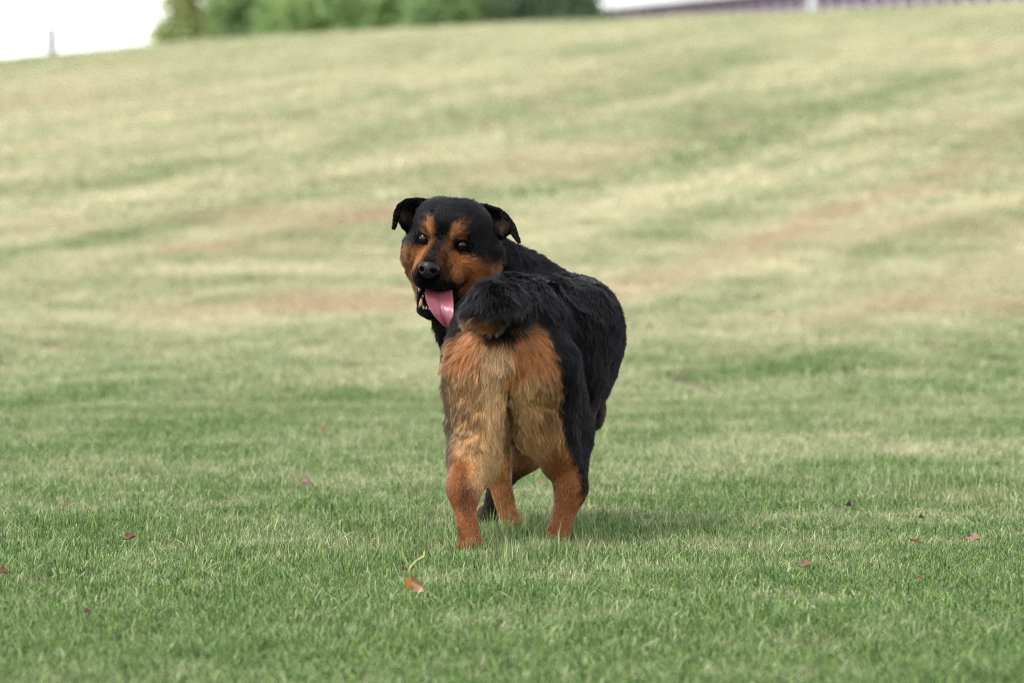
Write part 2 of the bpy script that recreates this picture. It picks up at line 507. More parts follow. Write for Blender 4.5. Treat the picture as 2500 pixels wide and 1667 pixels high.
turf('lawn_grass', near_coll, scatter(5.4, 15.0, 0.195, lambda y: 0.155 * y + 0.5, 1), 1, 'short green lawn grass with straw blades around the dog')
turf('slope_grass', mid_coll, scatter(15.0, 27.0, 0.42, lambda y: 0.155 * y + 0.8, 2), 2, 'short dry and green grass at the foot of the slope')
turf('hill_grass', far_coll, scatter(27.0, 74.0, 1.08, lambda y: 0.155 * y + 1.5, 3), 3, 'pale dry grass on the upper slope')

# ------------------------------------------------------------------ trees on the crest
def leaf_mat(name, c1, c2):
    m = noisy_mat(name, c1, c2, 0.9, 0.6, 0.3, 3)
    n, l = m.node_tree.nodes, m.node_tree.links
    b = n['Principled BSDF']
    src = b.inputs['Base Color'].links[0].from_socket
    t = n.new('ShaderNodeBsdfTranslucent'); l.new(src, t.inputs['Color'])
    s = n.new('ShaderNodeMixShader'); s.inputs[0].default_value = 0.5
    l.new(b.outputs[0], s.inputs[1]); l.new(t.outputs[0], s.inputs[2])
    l.new(s.outputs[0], n['Material Output'].inputs['Surface'])
    return m

M_bark = noisy_mat('bark', (0.10, 0.075, 0.055), (0.19, 0.145, 0.11), 6.0, 0.95, 0.1, 6, 0.6, (1, 1, 0.25))
M_bark_red = noisy_mat('bark_reddish', (0.22, 0.12, 0.08), (0.34, 0.20, 0.14), 6.0, 0.95, 0.1, 6, 0.6, (1, 1, 0.25))

def tree(name, X, Y, height, spread, low, mat, bark, label, nl, seed, holes=0.0, cone=False):
    r = np.random.default_rng(seed)
    z0 = float(terrain(np.array([X]), np.array([Y]))[0]) - 0.05
    root = empty(name, (X, Y, z0))
    tag(root, label, 'tree', 'trees along the crest')
    V, F = [], []
    def add(path, rad, n=8):
        v, f = tube(path, rad, n)
        k = len(V); V.extend(v); F.extend([tuple(i + k for i in q) for q in f])
    top = height * 0.82
    lean = r.normal(0, 0.25, 2)
    stem = [(lean[0] * t * t, lean[1] * t * t, top * t) for t in np.linspace(0, 1, 7)]
    add(stem, [0.19 * (1 - 0.8 * t) + 0.015 for t in np.linspace(0, 1, 7)], 10)
    tips = []
    for i in range(16):
        t = r.uniform(0.10, 0.95)
        b = np.array((lean[0] * t * t, lean[1] * t * t, top * t))
        a = r.uniform(0, 6.28)
        ln = spread * r.uniform(0.55, 0.95) * (1.0 - 0.35 * t)
        d = np.array((math.cos(a), math.sin(a), r.uniform(-0.05, 0.55)))
        pth = [b + d * ln * s + np.array((0, 0, -0.12 * ln * s * s)) for s in (0, 0.35, 0.7, 1.0)]
        add(pth, [0.06, 0.045, 0.028, 0.012], 6)
        tips += [pth[1], pth[2], pth[3], pth[3]]
    mesh_obj('trunk', V, F, bark, root, True)
    # crown: leaf faces in clumps over the whole volume
    ncl = 170
    cc = []
    while len(cc) < ncl:
        u = r.normal(0, 1, 3); u /= np.linalg.norm(u); q = u * r.random() ** (1 / 3.2)
        z = low + (height - low) * (q[2] * 0.5 + 0.5) ** 1.35
        taper = 1.0 - 0.25 * abs(q[2]) if not cone else max(0.15, 1.55 - 1.8 * (z - low) / (height - low))
        cc.append((q[0] * spread * taper, q[1] * spread * taper, z))
    cc = np.array(cc + [tuple(t) for t in tips])
    rad = r.uniform(0.28, 0.62, len(cc))
    keep = r.random(len(cc)) > holes
    cc, rad = cc[keep], rad[keep]
    w = r.integers(0, len(cc), nl)
    d = r.normal(0, 1, (nl, 3)); d /= np.linalg.norm(d, axis=1, keepdims=True)
    pos = cc[w] + d * (rad[w] * r.random(nl) ** 0.45)[:, None]
    s = r.uniform(0.07, 0.125, nl)[:, None]
    nrm = d * 0.6 + r.normal(0, 0.6, (nl, 3)) + np.array((0, 0, 0.5)); nrm /= np.linalg.norm(nrm, axis=1, keepdims=True)
    a = np.cross(nrm, r.normal(0, 1, (nl, 3))); a /= np.linalg.norm(a, axis=1, keepdims=True) + 1e-9
    b = np.cross(nrm, a)
    Q = np.zeros((nl, 4, 3))
    Q[:, 0] = pos - a * s; Q[:, 1] = pos + b * s * 0.55 - nrm * s * 0.12; Q[:, 2] = pos + a * s; Q[:, 3] = pos - b * s * 0.55 - nrm * s * 0.12
    Fq = np.arange(nl * 4).reshape(-1, 4)
    me = fast_mesh('crown', Q.reshape(-1, 3), Fq)
    me.materials.append(mat)
    o = bpy.data.objects.new('crown', me); COL.objects.link(o); o.parent = root
    return root

ML = [leaf_mat('leaf_yellowgreen', (0.30, 0.36, 0.13), (0.40, 0.44, 0.18)),  # leaf greens paled and blued, distance haze put into the colour
      leaf_mat('leaf_midgreen', (0.19, 0.30, 0.12), (0.29, 0.42, 0.17)),
      leaf_mat('leaf_bright', (0.24, 0.38, 0.14), (0.36, 0.48, 0.19)),
      leaf_mat('leaf_dark', (0.11, 0.18, 0.10), (0.19, 0.27, 0.14)),
      leaf_mat('leaf_olive', (0.24, 0.29, 0.13), (0.31, 0.36, 0.16))]
TREES = [  # px, Y, height, spread, low, leaf, bark, leaves, holes, label
    (452, 92, 3.2, 0.72, 0.1, 0, M_bark, 7000, 0.0, 'yellowish leafy tree at the left end of the row on the crest'),
    (600, 95, 3.3, 1.35, 0.1, 1, M_bark, 13000, 0.0, 'mid green tree second from the left end of the row'),
    (770, 93, 3.1, 1.25, 0.1, 2, M_bark, 12000, 0.0, 'bright green bushy tree third from the left end of the row'),
    (925, 96, 3.4, 1.30, 0.1, 2, M_bark, 12000, 0.0, 'bright green tree in the middle of the row on the crest'),
    (1075, 94, 3.3, 1.05, 0.1, 1, M_bark, 9000, 0.05, 'mid green tree just left of the gap with a dark trunk'),
    (1185, 97, 3.7, 0.85, 0.25, 4, M_bark_red, 6500, 0.1, 'olive tree with a reddish trunk above the dog'),
    (1300, 95, 3.9, 0.95, 0.25, 3, M_bark, 5200, 0.25, 'dark loose tree with sky gaps left of the white roof'),
    (1395, 99, 4.1, 0.85, 0.1, 3, M_bark, 7500, 0.05, 'dark tree standing beside the end of the white roof'),
    (690, 101, 4.2, 2.0, 0.1, 3, M_bark, 12000, 0.0, 'dark green tree behind the left half of the row'),
    (1010, 103, 4.4, 2.1, 0.1, 3, M_bark, 12000, 0.0, 'dark green tree behind the right half of the row'),
]
for i, (px, Y, h, sp, lo, mi, bk, nl, ho, lab) in enumerate(TREES):
    tree('leafy_tree', (px - 1250) / FPX * Y, Y, h, sp, lo, ML[mi], bk, lab, nl, 40 + i, ho, i == 0)

# ------------------------------------------------------------------ long pavilion beyond the crest
M_white = noisy_mat('white_metal', (0.78, 0.80, 0.80), (0.70, 0.72, 0.73), 2.0, 0.5, 0.4)
M_wall = noisy_mat('plum_cladding', (0.13, 0.07, 0.13), (0.18, 0.10, 0.17), 3.0, 0.8, 0.2, 4, 0, (1, 1, 0.3))
M_batten = noisy_mat('pale_batten', (0.42, 0.38, 0.50), (0.50, 0.45, 0.56), 3.0, 0.7, 0.3)
M_teal = noisy_mat('teal_panel', (0.10, 0.15, 0.16), (0.14, 0.20, 0.20), 2.0, 0.7, 0.3)  # teal panelling of the end wall
A = np.array((2.1, 110.0)); D = np.array((3.27, -8.7)); L_b = 33.0
D = D / np.linalg.norm(D)
Ze = CAM_H + 4.28
base_z = 2.2
pav = empty('pavilion', (A[0], A[1], base_z))
pav.rotation_euler = (0, 0, math.atan2(D[1], D[0]))          # local x runs along the front, local y behind it
tag(pav, 'long white roofed pavilion with plum slatted front on the crest', 'building')
def pbox(name, lo, hi, mat):
    v, f = box(lo, hi); return mesh_obj(name, v, f, mat, pav)
eh = Ze - base_z
pbox('wall', (0.3, 0.30, 0.0), (L_b, 0.45, eh), M_wall)
pbox('end_wall', (0.3, 0.452, 0.0), (0.45, 7.2, eh), M_teal)
pbox('floor_slab', (0.2, -0.2, -0.3), (L_b + .2, 7.4, -0.003), M_batten)
# roof with pitched top and white fascia
rv = [(-0.1, -0.12, eh), (L_b + .3, -0.12, eh), (L_b + .3, 7.9, eh), (-0.1, 7.9, eh),
      (-0.1, -0.12, eh + .24), (L_b + .3, -0.12, eh + .24), (L_b + .3, 7.9, eh + .24), (-0.1, 7.9, eh + .24),
      (-0.1, 3.7, eh + 1.1), (L_b + .3, 3.7, eh + 1.1)]
rf = [(0, 3, 2, 1), (0, 1, 5, 4), (1, 2, 6, 9, 5), (2, 3, 7, 6), (3, 0, 4, 8, 7), (4, 5, 9, 8), (7, 8, 9, 6)]
mesh_obj('roof', rv, rf, M_white, pav)
bv, bf = box((-.08, 0.16, 0.0), (.08, 0.297, eh - 0.004))
bme = None
k = 0
for x in np.arange(0.5, L_b, 0.8):
    o = mesh_obj('batten', bv, bf, M_batten, pav) if bme is None else bpy.data.objects.new('batten', bme)
    if bme is None: bme = o.data
    else: COL.objects.link(o); o.parent = pav
    o.location = (float(x) + 0.02 * math.sin(k * 2.3), 0, 0); k += 1
pv, pf = box((-.06, -0.10, 0.0), (.06, 0.1, eh - 0.004))
pme = None
for x in (0.6, 15.2, 29.5):
    o = mesh_obj('post', pv, pf, M_white, pav) if pme is None else bpy.data.objects.new('post', pme)
    if pme is None: pme = o.data
    else: COL.objects.link(o); o.parent = pav
    o.location = (x, 0, 0)

# ------------------------------------------------------------------ utility pole and wires
M_pole = noisy_mat('grey_pole', (0.12, 0.13, 0.16), (0.17, 0.18, 0.20), 3.0, 0.8, 0.2)
M_wire = new_mat('wire', (0.30, 0.31, 0.33), 0.6, 0.3)
Yp = 190.0
top = PT(127, 66, Yp)
zb = float(terrain(np.array([top[0]]), np.array([Yp]))[0])
pole = empty('utility_pole', (top[0], Yp, zb))
tag(pole, 'pale grey utility pole on the far left skyline', 'pole')
ht = top[2] - zb
v, f = tube([(0, 0, -0.3), (0, 0, ht * 0.5), (0, 0, ht)], [0.27, 0.26, 0.24], 12); mesh_obj('shaft', v, f, M_pole, pole, True)
for z in (ht - 0.35, ht - 1.0):
    v, f = tube([(-0.17, 0, z), (-0.22, 0, z + 0.04), (-0.26, 0, z + 0.08)], [0.03, 0.05, 0.03], 8)
    mesh_obj('insulator', v, f, M_white, pole)
for (x, z, ex, ey, lab) in ((-0.26, ht - 0.27, 0, 8, 'upper wire running left from the grey pole'), (-0.26, ht - 0.92, 0, 66, 'lower wire running left from the grey pole')):
    a = np.array((top[0] + x, Yp, zb + z)); b = PT(ex - 260, ey - 60, 165)
    pts = [a + (b - a) * t + np.array((0, 0, -0.35 * 4 * t * (1 - t))) for t in np.linspace(0, 1, 10)]
    v, f = tube(pts, [0.045] * 10, 6)
    tag(mesh_obj('overhead_wire', v, f, M_wire, None, True), lab, 'wire')

# ------------------------------------------------------------------ fallen leaves lying in the grass
def fallen_leaf(px, py, size_px, c1, c2, label, yaw, curl, tilt, stem=0.35, lobes=3, z=0.034, seed=0):
    r = random.Random(seed)
    p = GROUNDPT(px, py, z)
    S = 0.85 * size_px * p[1] / FPX
    m = noisy_mat('dead_leaf', c1, c2, 60.0, 0.75, 0.2, 4, 0.3)
    NS, NW = 15, 7
    top = []
    for i in range(NS):
        s = i / (NS - 1)
        w = 0.42 * math.sin(math.pi * min(1, s * 1.02)) ** 0.7 * (1 + 0.30 * math.sin(s * lobes * 2 * math.pi + r.random()))
        w = max(w, 0.012)
        for k in range(NW):
            t = -1 + 2 * k / (NW - 1)
            a = curl * t * (0.8 + 0.4 * math.sin(3 * s + seed))
            x = (s - 0.5)
            rad = w / max(abs(curl), 0.2)
            y = rad * math.sin(a) if abs(curl) > 0.2 else w * t
            h = rad * (1 - math.cos(a)) if abs(curl) > 0.2 else 0.1 * t * t
            h += 0.18 * math.sin(2.2 * s + seed) * (s - 0.3) + 0.03 * math.sin(9 * s + 4 * t + seed) - 0.02 * (abs(t) < 0.1)
            top.append((x * S, y * S, h * S))
    V = top + [(a, b, c - 0.0009) for a, b, c in top]
    F = []
    n0 = NS * NW
    for i in range(NS - 1):
        for k in range(NW - 1):
            a = i * NW + k
            F.append((a, a + NW, a + NW + 1, a + 1)); F.append((n0 + a, n0 + a + 1, n0 + a + NW + 1, n0 + a + NW))
        a = i * NW; F.append((a, n0 + a, n0 + a + NW, a + NW))
        a = i * NW + NW - 1; F.append((a, a + NW, n0 + a + NW, n0 + a))
    root = empty('fallen_leaf', p)
    root.rotation_euler = (tilt, r.uniform(-0.3, 0.3), yaw)
    tag(root, label, 'leaf', 'dead leaves on the lawn')
    mesh_obj('leaf_blade', V, F, m, root, True)
    if stem:
        st = [np.array((-0.5 * S, 0, top[NW // 2][2])) + np.array((-stem * S * t, 0.12 * S * t * t, 0.10 * S * math.sin(2.5 * t))) for t in np.linspace(0, 1, 6)]
        v, f = tube(st, [0.0012, 0.0011, 0.001, 0.0009, 0.0009, 0.0013], 6)
        mesh_obj('leaf_stem', v, f, m, root, True)
    return root
DIM_ = 0.6
def dim(c): return tuple(q * DIM_ for q in c)
BRN, BR2 = (0.15, 0.082, 0.050), (0.25, 0.145, 0.09)
RED, RE2 = (0.19, 0.075, 0.032), (0.30, 0.12, 0.045)
PNK, PN2 = (0.30, 0.16, 0.13), (0.38, 0.23, 0.19)
DRK, DR2 = (0.06, 0.03, 0.025), (0.12, 0.065, 0.045)
TAN, TA2 = (0.24, 0.13, 0.075), (0.32, 0.19, 0.11)
LEAVES = [
    (318, 1312, 44, BRN, BR2, 'curled brown leaf in the grass well left of the dog', 0.3, 1.2, 0.5, 0.3, 3),
    (8, 1395, 48, RED, BRN, 'red brown leaf cut off by the left edge', 0.5, 0.9, 0.5, 0, 2),
    (752, 1178, 56, BRN, PN2, 'brown and pinkish leaf left of the dog at hock height', -0.2, 1.0, 0.4, 0.3, 3),
    (158, 1230, 36, PNK, PN2, 'small pinkish leaf far left behind the curled brown one', 0.8, 1.2, 0.5, 0.2, 2),
    (2236, 1320, 40, RED, RE2, 'orange red leaf in the grass on the right', 0.4, 1.1, 0.6, 0.3, 2),
    (2374, 1314, 50, PNK, PN2, 'pale pink leaf with a dark stem near the right edge', -0.3, 0.7, 0.5, 0.5, 2),
    (2072, 1233, 28, DRK, DR2, 'small dark brown leaf in the tall grass on the right', 0.9, 1.3, 0.8, 0.3, 2),
    (1968, 1378, 42, TAN, PNK, 'tan crumpled leaf in front of the right patch of straw grass', 0.2, 1.0, 0.5, 0.2, 3),
    (216, 1490, 34, RED, BRN, 'small reddish leaf low on the left in the blurred foreground', 1.1, 1.2, 0.7, 0.2, 2),
    (2243, 1408, 26, RED, RE2, 'tiny red leaf below the orange red one on the right', 0.5, 1.0, 0.6, 0, 2),
    (283, 1268, 26, DRK, BRN, 'tiny dark leaf just above the curled brown one', 0.4, 1.2, 0.5, 0, 2),
    (1322, 1176, 26, PNK, TA2, 'small pink leaf seen between the hind legs', 0.2, 1.0, 0.5, 0, 2),
    (788, 1050, 22, RE2, TA2, 'tiny orange leaf in the blurred grass left of the thighs', 0.2, 0.9, 0.6, 0, 2),
    (2250, 1262, 24, DRK, BRN, 'tiny dark leaf above the orange red one on the right', 0.9, 1.2, 0.6, 0.2, 2),
    (985, 1388, 24, DRK, BR2, 'small dark leaf scrap behind the big curled orange leaf', 0.3, 1.2, 0.5, 0, 2),
    (2300, 1100, 20, PNK, TA2, 'tiny pink leaf far right behind the tall grass', 0.3, 1.0, 0.5, 0, 2),
]
for i, (px, py, s, c1, c2, lab, yaw, curl, tilt, st, lo) in enumerate(LEAVES):
    fallen_leaf(px, py, s * 0.9, dim(c1), dim(c2), lab, yaw, curl, tilt, st, lo, seed=i)

# the large curled leaf with its long bent yellow stem, in front of the dog's left hind foot
g = GROUNDPT(1012, 1424, 0.036)
M_lo = noisy_mat('leaf_inside_orange', (0.30, 0.12, 0.015), (0.24, 0.085, 0.012), 50.0, 0.7, 0.2)
M_lp = noisy_mat('leaf_outside_tan', (0.34, 0.21, 0.12), (0.26, 0.15, 0.08), 70.0, 0.75, 0.2, 4, 0.3)
M_ys = noisy_mat('stem_yellow', (0.50, 0.44, 0.16), (0.42, 0.34, 0.11), 80.0, 0.6, 0.3)
root = empty('curled_leaf', g)
root.scale = (0.8, 0.8, 0.8)
tag(root, 'large curled orange leaf with long yellow stem in front of the dog', 'leaf', 'dead leaves on the lawn')
def sheet(name, f, nu, nv, mat):
    V = [f(i / (nu - 1), k / (nv - 1)) for i in range(nu) for k in range(nv)]
    V += [(a, b + 0.0009, c - 0.0005) for a, b, c in V]
    n0 = nu * nv; F = []
    for i in range(nu - 1):
        for k in range(nv - 1):
            a = i * nv + k
            F.append((a, a + nv, a + nv + 1, a + 1)); F.append((n0 + a, n0 + a + 1, n0 + a + nv + 1, n0 + a + nv))
    return mesh_obj(name, V, F, mat, root, True)
sheet('leaf_fold', lambda u, v: (-0.024 + 0.015 * u, -0.006 * u, -0.012 + 0.034 * v - 0.010 * v * u - 0.008 * abs(u - .5) * v), 6, 6, M_lo)
sheet('leaf_blade', lambda u, v: (-0.010 + 0.036 * u, -0.004 + 0.014 * math.sin(v * 2.6), (-0.022 + (0.042 - 0.034 * u * u) * v) + 0.002 * math.sin(9 * u)), 10, 8, M_lp)
y0 = float(g[1])
stp = [PT(996, 1397, y0 + 0.005), PT(1004, 1380, y0 + 0.01), PT(1018, 1367, y0 + 0.015), PT(1035, 1357, y0 + 0.02), PT(1036, 1344, y0 + 0.025)]
v, f = tube([(q - g) / 0.8 for q in stp], [0.0022, 0.0021, 0.0021, 0.0024, 0.0014], 8)
mesh_obj('leaf_stem', v, f, M_ys, root, True)

# ------------------------------------------------------------------ the dog
# body surface: smooth union of tapered limbs and muscle volumes on a fine grid, one continuous mesh
TRUNK, TAIL, HL, HR, FL, FR, NECK, HEAD, EAR, JAW = range(10)

HS = 0.000985
HO = PT(1080.5, 591, 9.30)
def rot(ax, d):
    a = math.radians(d); c, s = math.cos(a), math.sin(a)
    return {'x': np.array(((1, 0, 0), (0, c, -s), (0, s, c))), 'y': np.array(((c, 0, s), (0, 1, 0), (-s, 0, c))),
            'z': np.array(((c, -s, 0), (s, c, 0), (0, 0, 1)))}[ax]
HM = rot('y', 9.5) @ rot('z', -13) @ rot('x', 8)
def Hl(x, y, z):
    return HO + HM @ (np.array((x, y, z), float) * HS)
def to_head(P):
    return ((P - HO) @ HM) / HS

STEP = 0.0042
LO = np.array((-0.34, 8.86, -0.012)); HI = np.array((0.34, 9.98, 0.90))
DIM = np.ceil((HI - LO) / STEP).astype(int) + 1
D = np.full(DIM, 0.5, np.float32)
RAW = np.full(DIM, 0.5, np.float32)
GID = np.zeros(DIM, np.int8)

def window(lo, hi, pad):
    a = np.clip(np.floor((lo - pad - LO) / STEP).astype(int), 0, DIM - 1)
    b = np.clip(np.ceil((hi + pad - LO) / STEP).astype(int) + 1, 1, DIM)
    sl = tuple(slice(a[i], b[i]) for i in range(3))
    ax = [LO[i] + STEP * np.arange(a[i], b[i]) for i in range(3)]
    G = np.stack(np.meshgrid(*ax, indexing='ij'), -1).astype(np.float32)
    return sl, G

def merge(sl, d, g, k):
    cur = D[sl]
    h = np.maximum(k - np.abs(cur - d), 0) / k
    D[sl] = np.minimum(cur, d) - h * h * k * 0.25
    m = d < RAW[sl]
    RAW[sl] = np.where(m, d, RAW[sl]); GID[sl] = np.where(m, g, GID[sl])

def rc(g, a, b, ra, rb, k=0.03):
    a, b = np.array(a), np.array(b)
    rm = max(ra, rb)
    sl, G = window(np.minimum(a, b) - rm, np.maximum(a, b) + rm, k + 0.02)
    ab = b - a
    t = np.clip(((G - a) @ ab) / (ab @ ab), 0, 1)
    d = np.linalg.norm(G - a - t[..., None] * ab, axis=-1) - (ra + t * (rb - ra))
    merge(sl, d.astype(np.float32), g, k)

def ell_d(G, c, r, M=None):
    q = G - c
    if M is not None: q = q @ M
    r = np.array(r)
    k0 = np.linalg.norm(q / r, axis=-1); k1 = np.linalg.norm(q / (r * r), axis=-1) + 1e-6
    return (k0 * (k0 - 1) / k1).astype(np.float32)

def ell(g, c, r, k=0.03, M=None):
    c = np.array(c); rm = max(r)
    sl, G = window(c - rm, c + rm, k + 0.02)
    merge(sl, ell_d(G, c, r, M), g, k)

def carve(c, r, M=None, k=0.008):
    c = np.array(c); rm = max(r)
    sl, G = window(c - rm, c + rm, k + 0.01)
    d = -ell_d(G, c, r, M)
    cur = D[sl]
    h = np.maximum(k - np.abs(cur - d), 0) / k
    D[sl] = np.maximum(cur, d) + h * h * k * 0.25

# trunk
ell(TRUNK, PT(1385, 855, 9.55), (R(122, 9.55), 0.27, R(165, 9.55)), 0.04)
ell(TRUNK, PT(1422, 805, 9.50), (R(96, 9.5), 0.20, R(124, 9.5)), 0.04)
rc(TRUNK, PT(1240, 785, 9.16), PT(1345, 792, 9.45), R(112), R(120), 0.05)
ell(TRUNK, PT(1275, 880, 9.68), (R(125, 9.68), 0.16, R(150, 9.68)), 0.05)
ell(TRUNK, PT(1228, 850, 9.17), (R(134, 9.15), 0.15, R(112, 9.15)), 0.05)
rc(TRUNK, PT(1400, 900, 9.35), PT(1415, 1010, 9.42), R(55), R(30), 0.05)
# hind legs
rc(HL, PT(1164, 890, 9.11), PT(1162, 1040, 9.22), R(81), R(66), 0.03)
rc(HL, PT(1176, 900, 9.10), PT(1162, 1110, 9.11), R(68), R(46), 0.04)
rc(HL, PT(1172, 1045, 9.21), PT(1154, 1140, 9.11), R(62), R(46), 0.03)
rc(HL, PT(1154, 1140, 9.11), PT(1139, 1185, 9.03), R(46), R(30), 0.05)
rc(HL, PT(1152, 1105, 9.08), PT(1136, 1195, 9.012), R(38), R(25), 0.05)
ell(HL, PT(1126, 1182, 9.008), (R(18), 0.026, R(34)), 0.035)
rc(HL, PT(1129, 1188, 9.01), PT(1145, 1318, 8.985), R(27), R(25), 0.03)
rc(HR, PT(1328, 890, 9.14), PT(1380, 1050, 9.33), R(88), R(64), 0.03)
rc(HR, PT(1316, 900, 9.11), PT(1368, 1125, 9.24), R(68), R(50), 0.04)
rc(HR, PT(1308, 940, 9.13), PT(1324, 1056, 9.22), R(57), R(60), 0.03)
rc(HR, PT(1380, 1055, 9.33), PT(1395, 1180, 9.25), R(64), R(38), 0.025)
ell(HR, PT(1396, 1192, 9.237), (R(19), 0.026, R(36)), 0.035)
rc(HR, PT(1392, 1195, 9.235), PT(1364, 1302, 9.215), R(31), R(25), 0.03)
def paw(g, px, Y, s=1.0):
    X = (px - 1250) / FPX * Y
    ell(g, (X, Y + 0.035, 0.030), (0.030 * s, 0.055 * s, 0.026), 0.02)
    for q in (-1.5, -0.5, 0.5, 1.5):
        ell(g, (X + q * 0.0150 * s, Y + 0.083 - 0.007 * abs(q) ** 2, 0.020), (0.0105, 0.021, 0.016), 0.008)
paw(HL, 1148, 8.985); paw(HR, 1363, 9.215)
# fore legs
rc(FL, PT(1190, 980, 9.60), PT(1214, 1150, 9.55), R(58), R(31), 0.03)
rc(FL, PT(1214, 1150, 9.55), PT(1248, 1285, 9.54), R(31), R(21), 0.02)
paw(FL, 1251, 9.54, 0.95)
rc(FR, PT(1410, 990, 9.66), PT(1285, 1100, 9.67), R(58), R(46), 0.03)
rc(FR, PT(1285, 1100, 9.67), PT(1222, 1168, 9.70), R(46), R(30), 0.03)
rc(FR, PT(1222, 1168, 9.70), PT(1194, 1265, 9.73), R(30), R(21), 0.02)
ell(TRUNK, PT(1300, 1030, 9.66), (R(70), 0.08, R(50)), 0.04)
paw(FR, 1192, 9.73, 0.95)
ell(FR, PT(1456, 1000, 9.60), (R(20), 0.035, R(44)), 0.02)
# tail stump
rc(TAIL, PT(1260, 742, 9.07), PT(1196, 747, 8.975), R(43), R(48), 0.02)
rc(TAIL, PT(1196, 747, 8.975), PT(1152, 768, 8.960), R(46), R(23), 0.02)
# neck and withers
rc(NECK, Hl(15, 115, -35), PT(1272, 712, 9.60), 0.086, R(84, 9.6), 0.05)
rc(NECK, PT(1272, 712, 9.60), PT(1372, 768, 9.62), R(84, 9.6), R(88, 9.6), 0.05)
rc(NECK, Hl(10, 105, -110), PT(1195, 860, 9.62), 0.074, 0.105, 0.05)
ell(NECK, Hl(-18, 100, -95), (0.064, 0.055, 0.080), 0.04)
# head
ell(HEAD, Hl(-4, 72, 28), (0.074, 0.085, 0.051), 0.03, HM)
ell(HEAD, Hl(0, 24, 30), (0.054, 0.040, 0.038), 0.03, HM)
for s in (-1, 1):
    ell(HEAD, Hl(s * 31, 4, 22), (0.022, 0.021, 0.018), 0.016, HM)
    ell(HEAD, Hl(s * 60, 45, -28), (0.038, 0.050, 0.044), 0.025, HM)
    ell(HEAD, Hl(s * 72, 92, -46), (0.044, 0.050, 0.062), 0.035, HM)
    ell(HEAD, Hl(s * 22, -52, -84), (0.024, 0.046, 0.027), 0.015, HM)
    ell(HEAD, Hl(s * 40, -5, -80), (0.022, 0.045, 0.032), 0.02, HM)
ell(HEAD, Hl(-42, 84, 46), (0.038, 0.045, 0.034), 0.05, HM)
ell(HEAD, Hl(36, 88, 50), (0.040, 0.045, 0.033), 0.05, HM)
rc(HEAD, Hl(0, 15, 2), Hl(0, -86, -42), 0.030 , 0.021, 0.02)
rc(HEAD, Hl(0, 25, -45), Hl(0, -72, -64), 0.045, 0.035, 0.02)
ell(HEAD, Hl(0, -92, -55), (0.022, 0.014, 0.018), 0.01, HM)
for s in (-1, 1):      # eye sockets and lids
    carve(Hl(s * 48, -6, 0), (0.0150, 0.016, 0.0125), HM, 0.006)
    ell(HEAD, Hl(s * 48, 12, 11.5), (0.020, 0.016, 0.0065), 0.006, HM)
    ell(HEAD, Hl(s * 48, 12, -12), (0.019, 0.014, 0.0055), 0.006, HM)
# open lower jaw
for s in (-1, 1):
    rc(JAW, Hl(s * 42, 45, -112), Hl(s * 19, -42, -166), 0.020, 0.0115, 0.012)
ell(JAW, Hl(0, -50, -170), (0.023, 0.016, 0.0125), 0.012, HM)
rc(JAW, Hl(0, 40, -140), Hl(0, -30, -176), 0.030, 0.014, 0.015)
carve(Hl(0, -28, -132), (0.030, 0.075, 0.022), HM, 0.008)

# ears: cupped folded flaps
def ear_points(rows, cup):
    pts, uv = [], []
    n = len(rows)
    for i in range(n - 1):
        for t in np.linspace(0, 1, 9, endpoint=(i == n - 2)):
            a0 = PT(*rows[i][0]); b0 = PT(*rows[i][1]); a1 = PT(*rows[i + 1][0]); b1 = PT(*rows[i + 1][1])
            a = a0 + (a1 - a0) * t; b = b0 + (b1 - b0) * t
            for w in np.linspace(0, 1, 26):
                p = a + (b - a) * w
                p = p + np.array((0, cup * math.sin(math.pi * w) * (1 - (i + t) / n), 0))
                pts.append(p)
    return np.array(pts, np.float32)
EARL = ear_points([((1052, 492, 9.400), (1014, 566, 9.375)), ((1020, 486, 9.410), (998, 566, 9.385)), ((992, 489, 9.400), (984, 556, 9.380)),
                   ((973, 502, 9.375), (977, 538, 9.365)), ((965, 522, 9.350), (971, 534, 9.350)), ((961, 556, 9.335), (963, 556, 9.335))], 0.020)
EARR = ear_points([((1150, 499, 9.395), (1158, 572, 9.375)), ((1186, 502, 9.410), (1198, 590, 9.385)), ((1219, 512, 9.420), (1230, 578, 9.400)),
                   ((1238, 528, 9.405), (1243, 566, 9.390)), ((1254, 550, 9.385), (1248, 566, 9.380)), ((1267, 588, 9.370), (1264, 589, 9.370))], 0.020)
for E in (EARL, EARR):
    sl, G = window(E.min(0), E.max(0), 0.03)
    sh = G.shape[:3]; Gf = G.reshape(-1, 3); d = np.full(len(Gf), 9.0, np.float32)
    for i in range(0, len(E), 60):
        q = E[i:i + 60]
        dd = ((Gf[:, None, :] - q[None]) ** 2).sum(-1).min(1)
        d = np.minimum(d, dd)
    merge(sl, (np.sqrt(d) - 0.0048).reshape(sh), EAR, 0.012)

carve(PT(1243, 1005, 9.06), (R(7), 0.07, R(60)), None, 0.012)

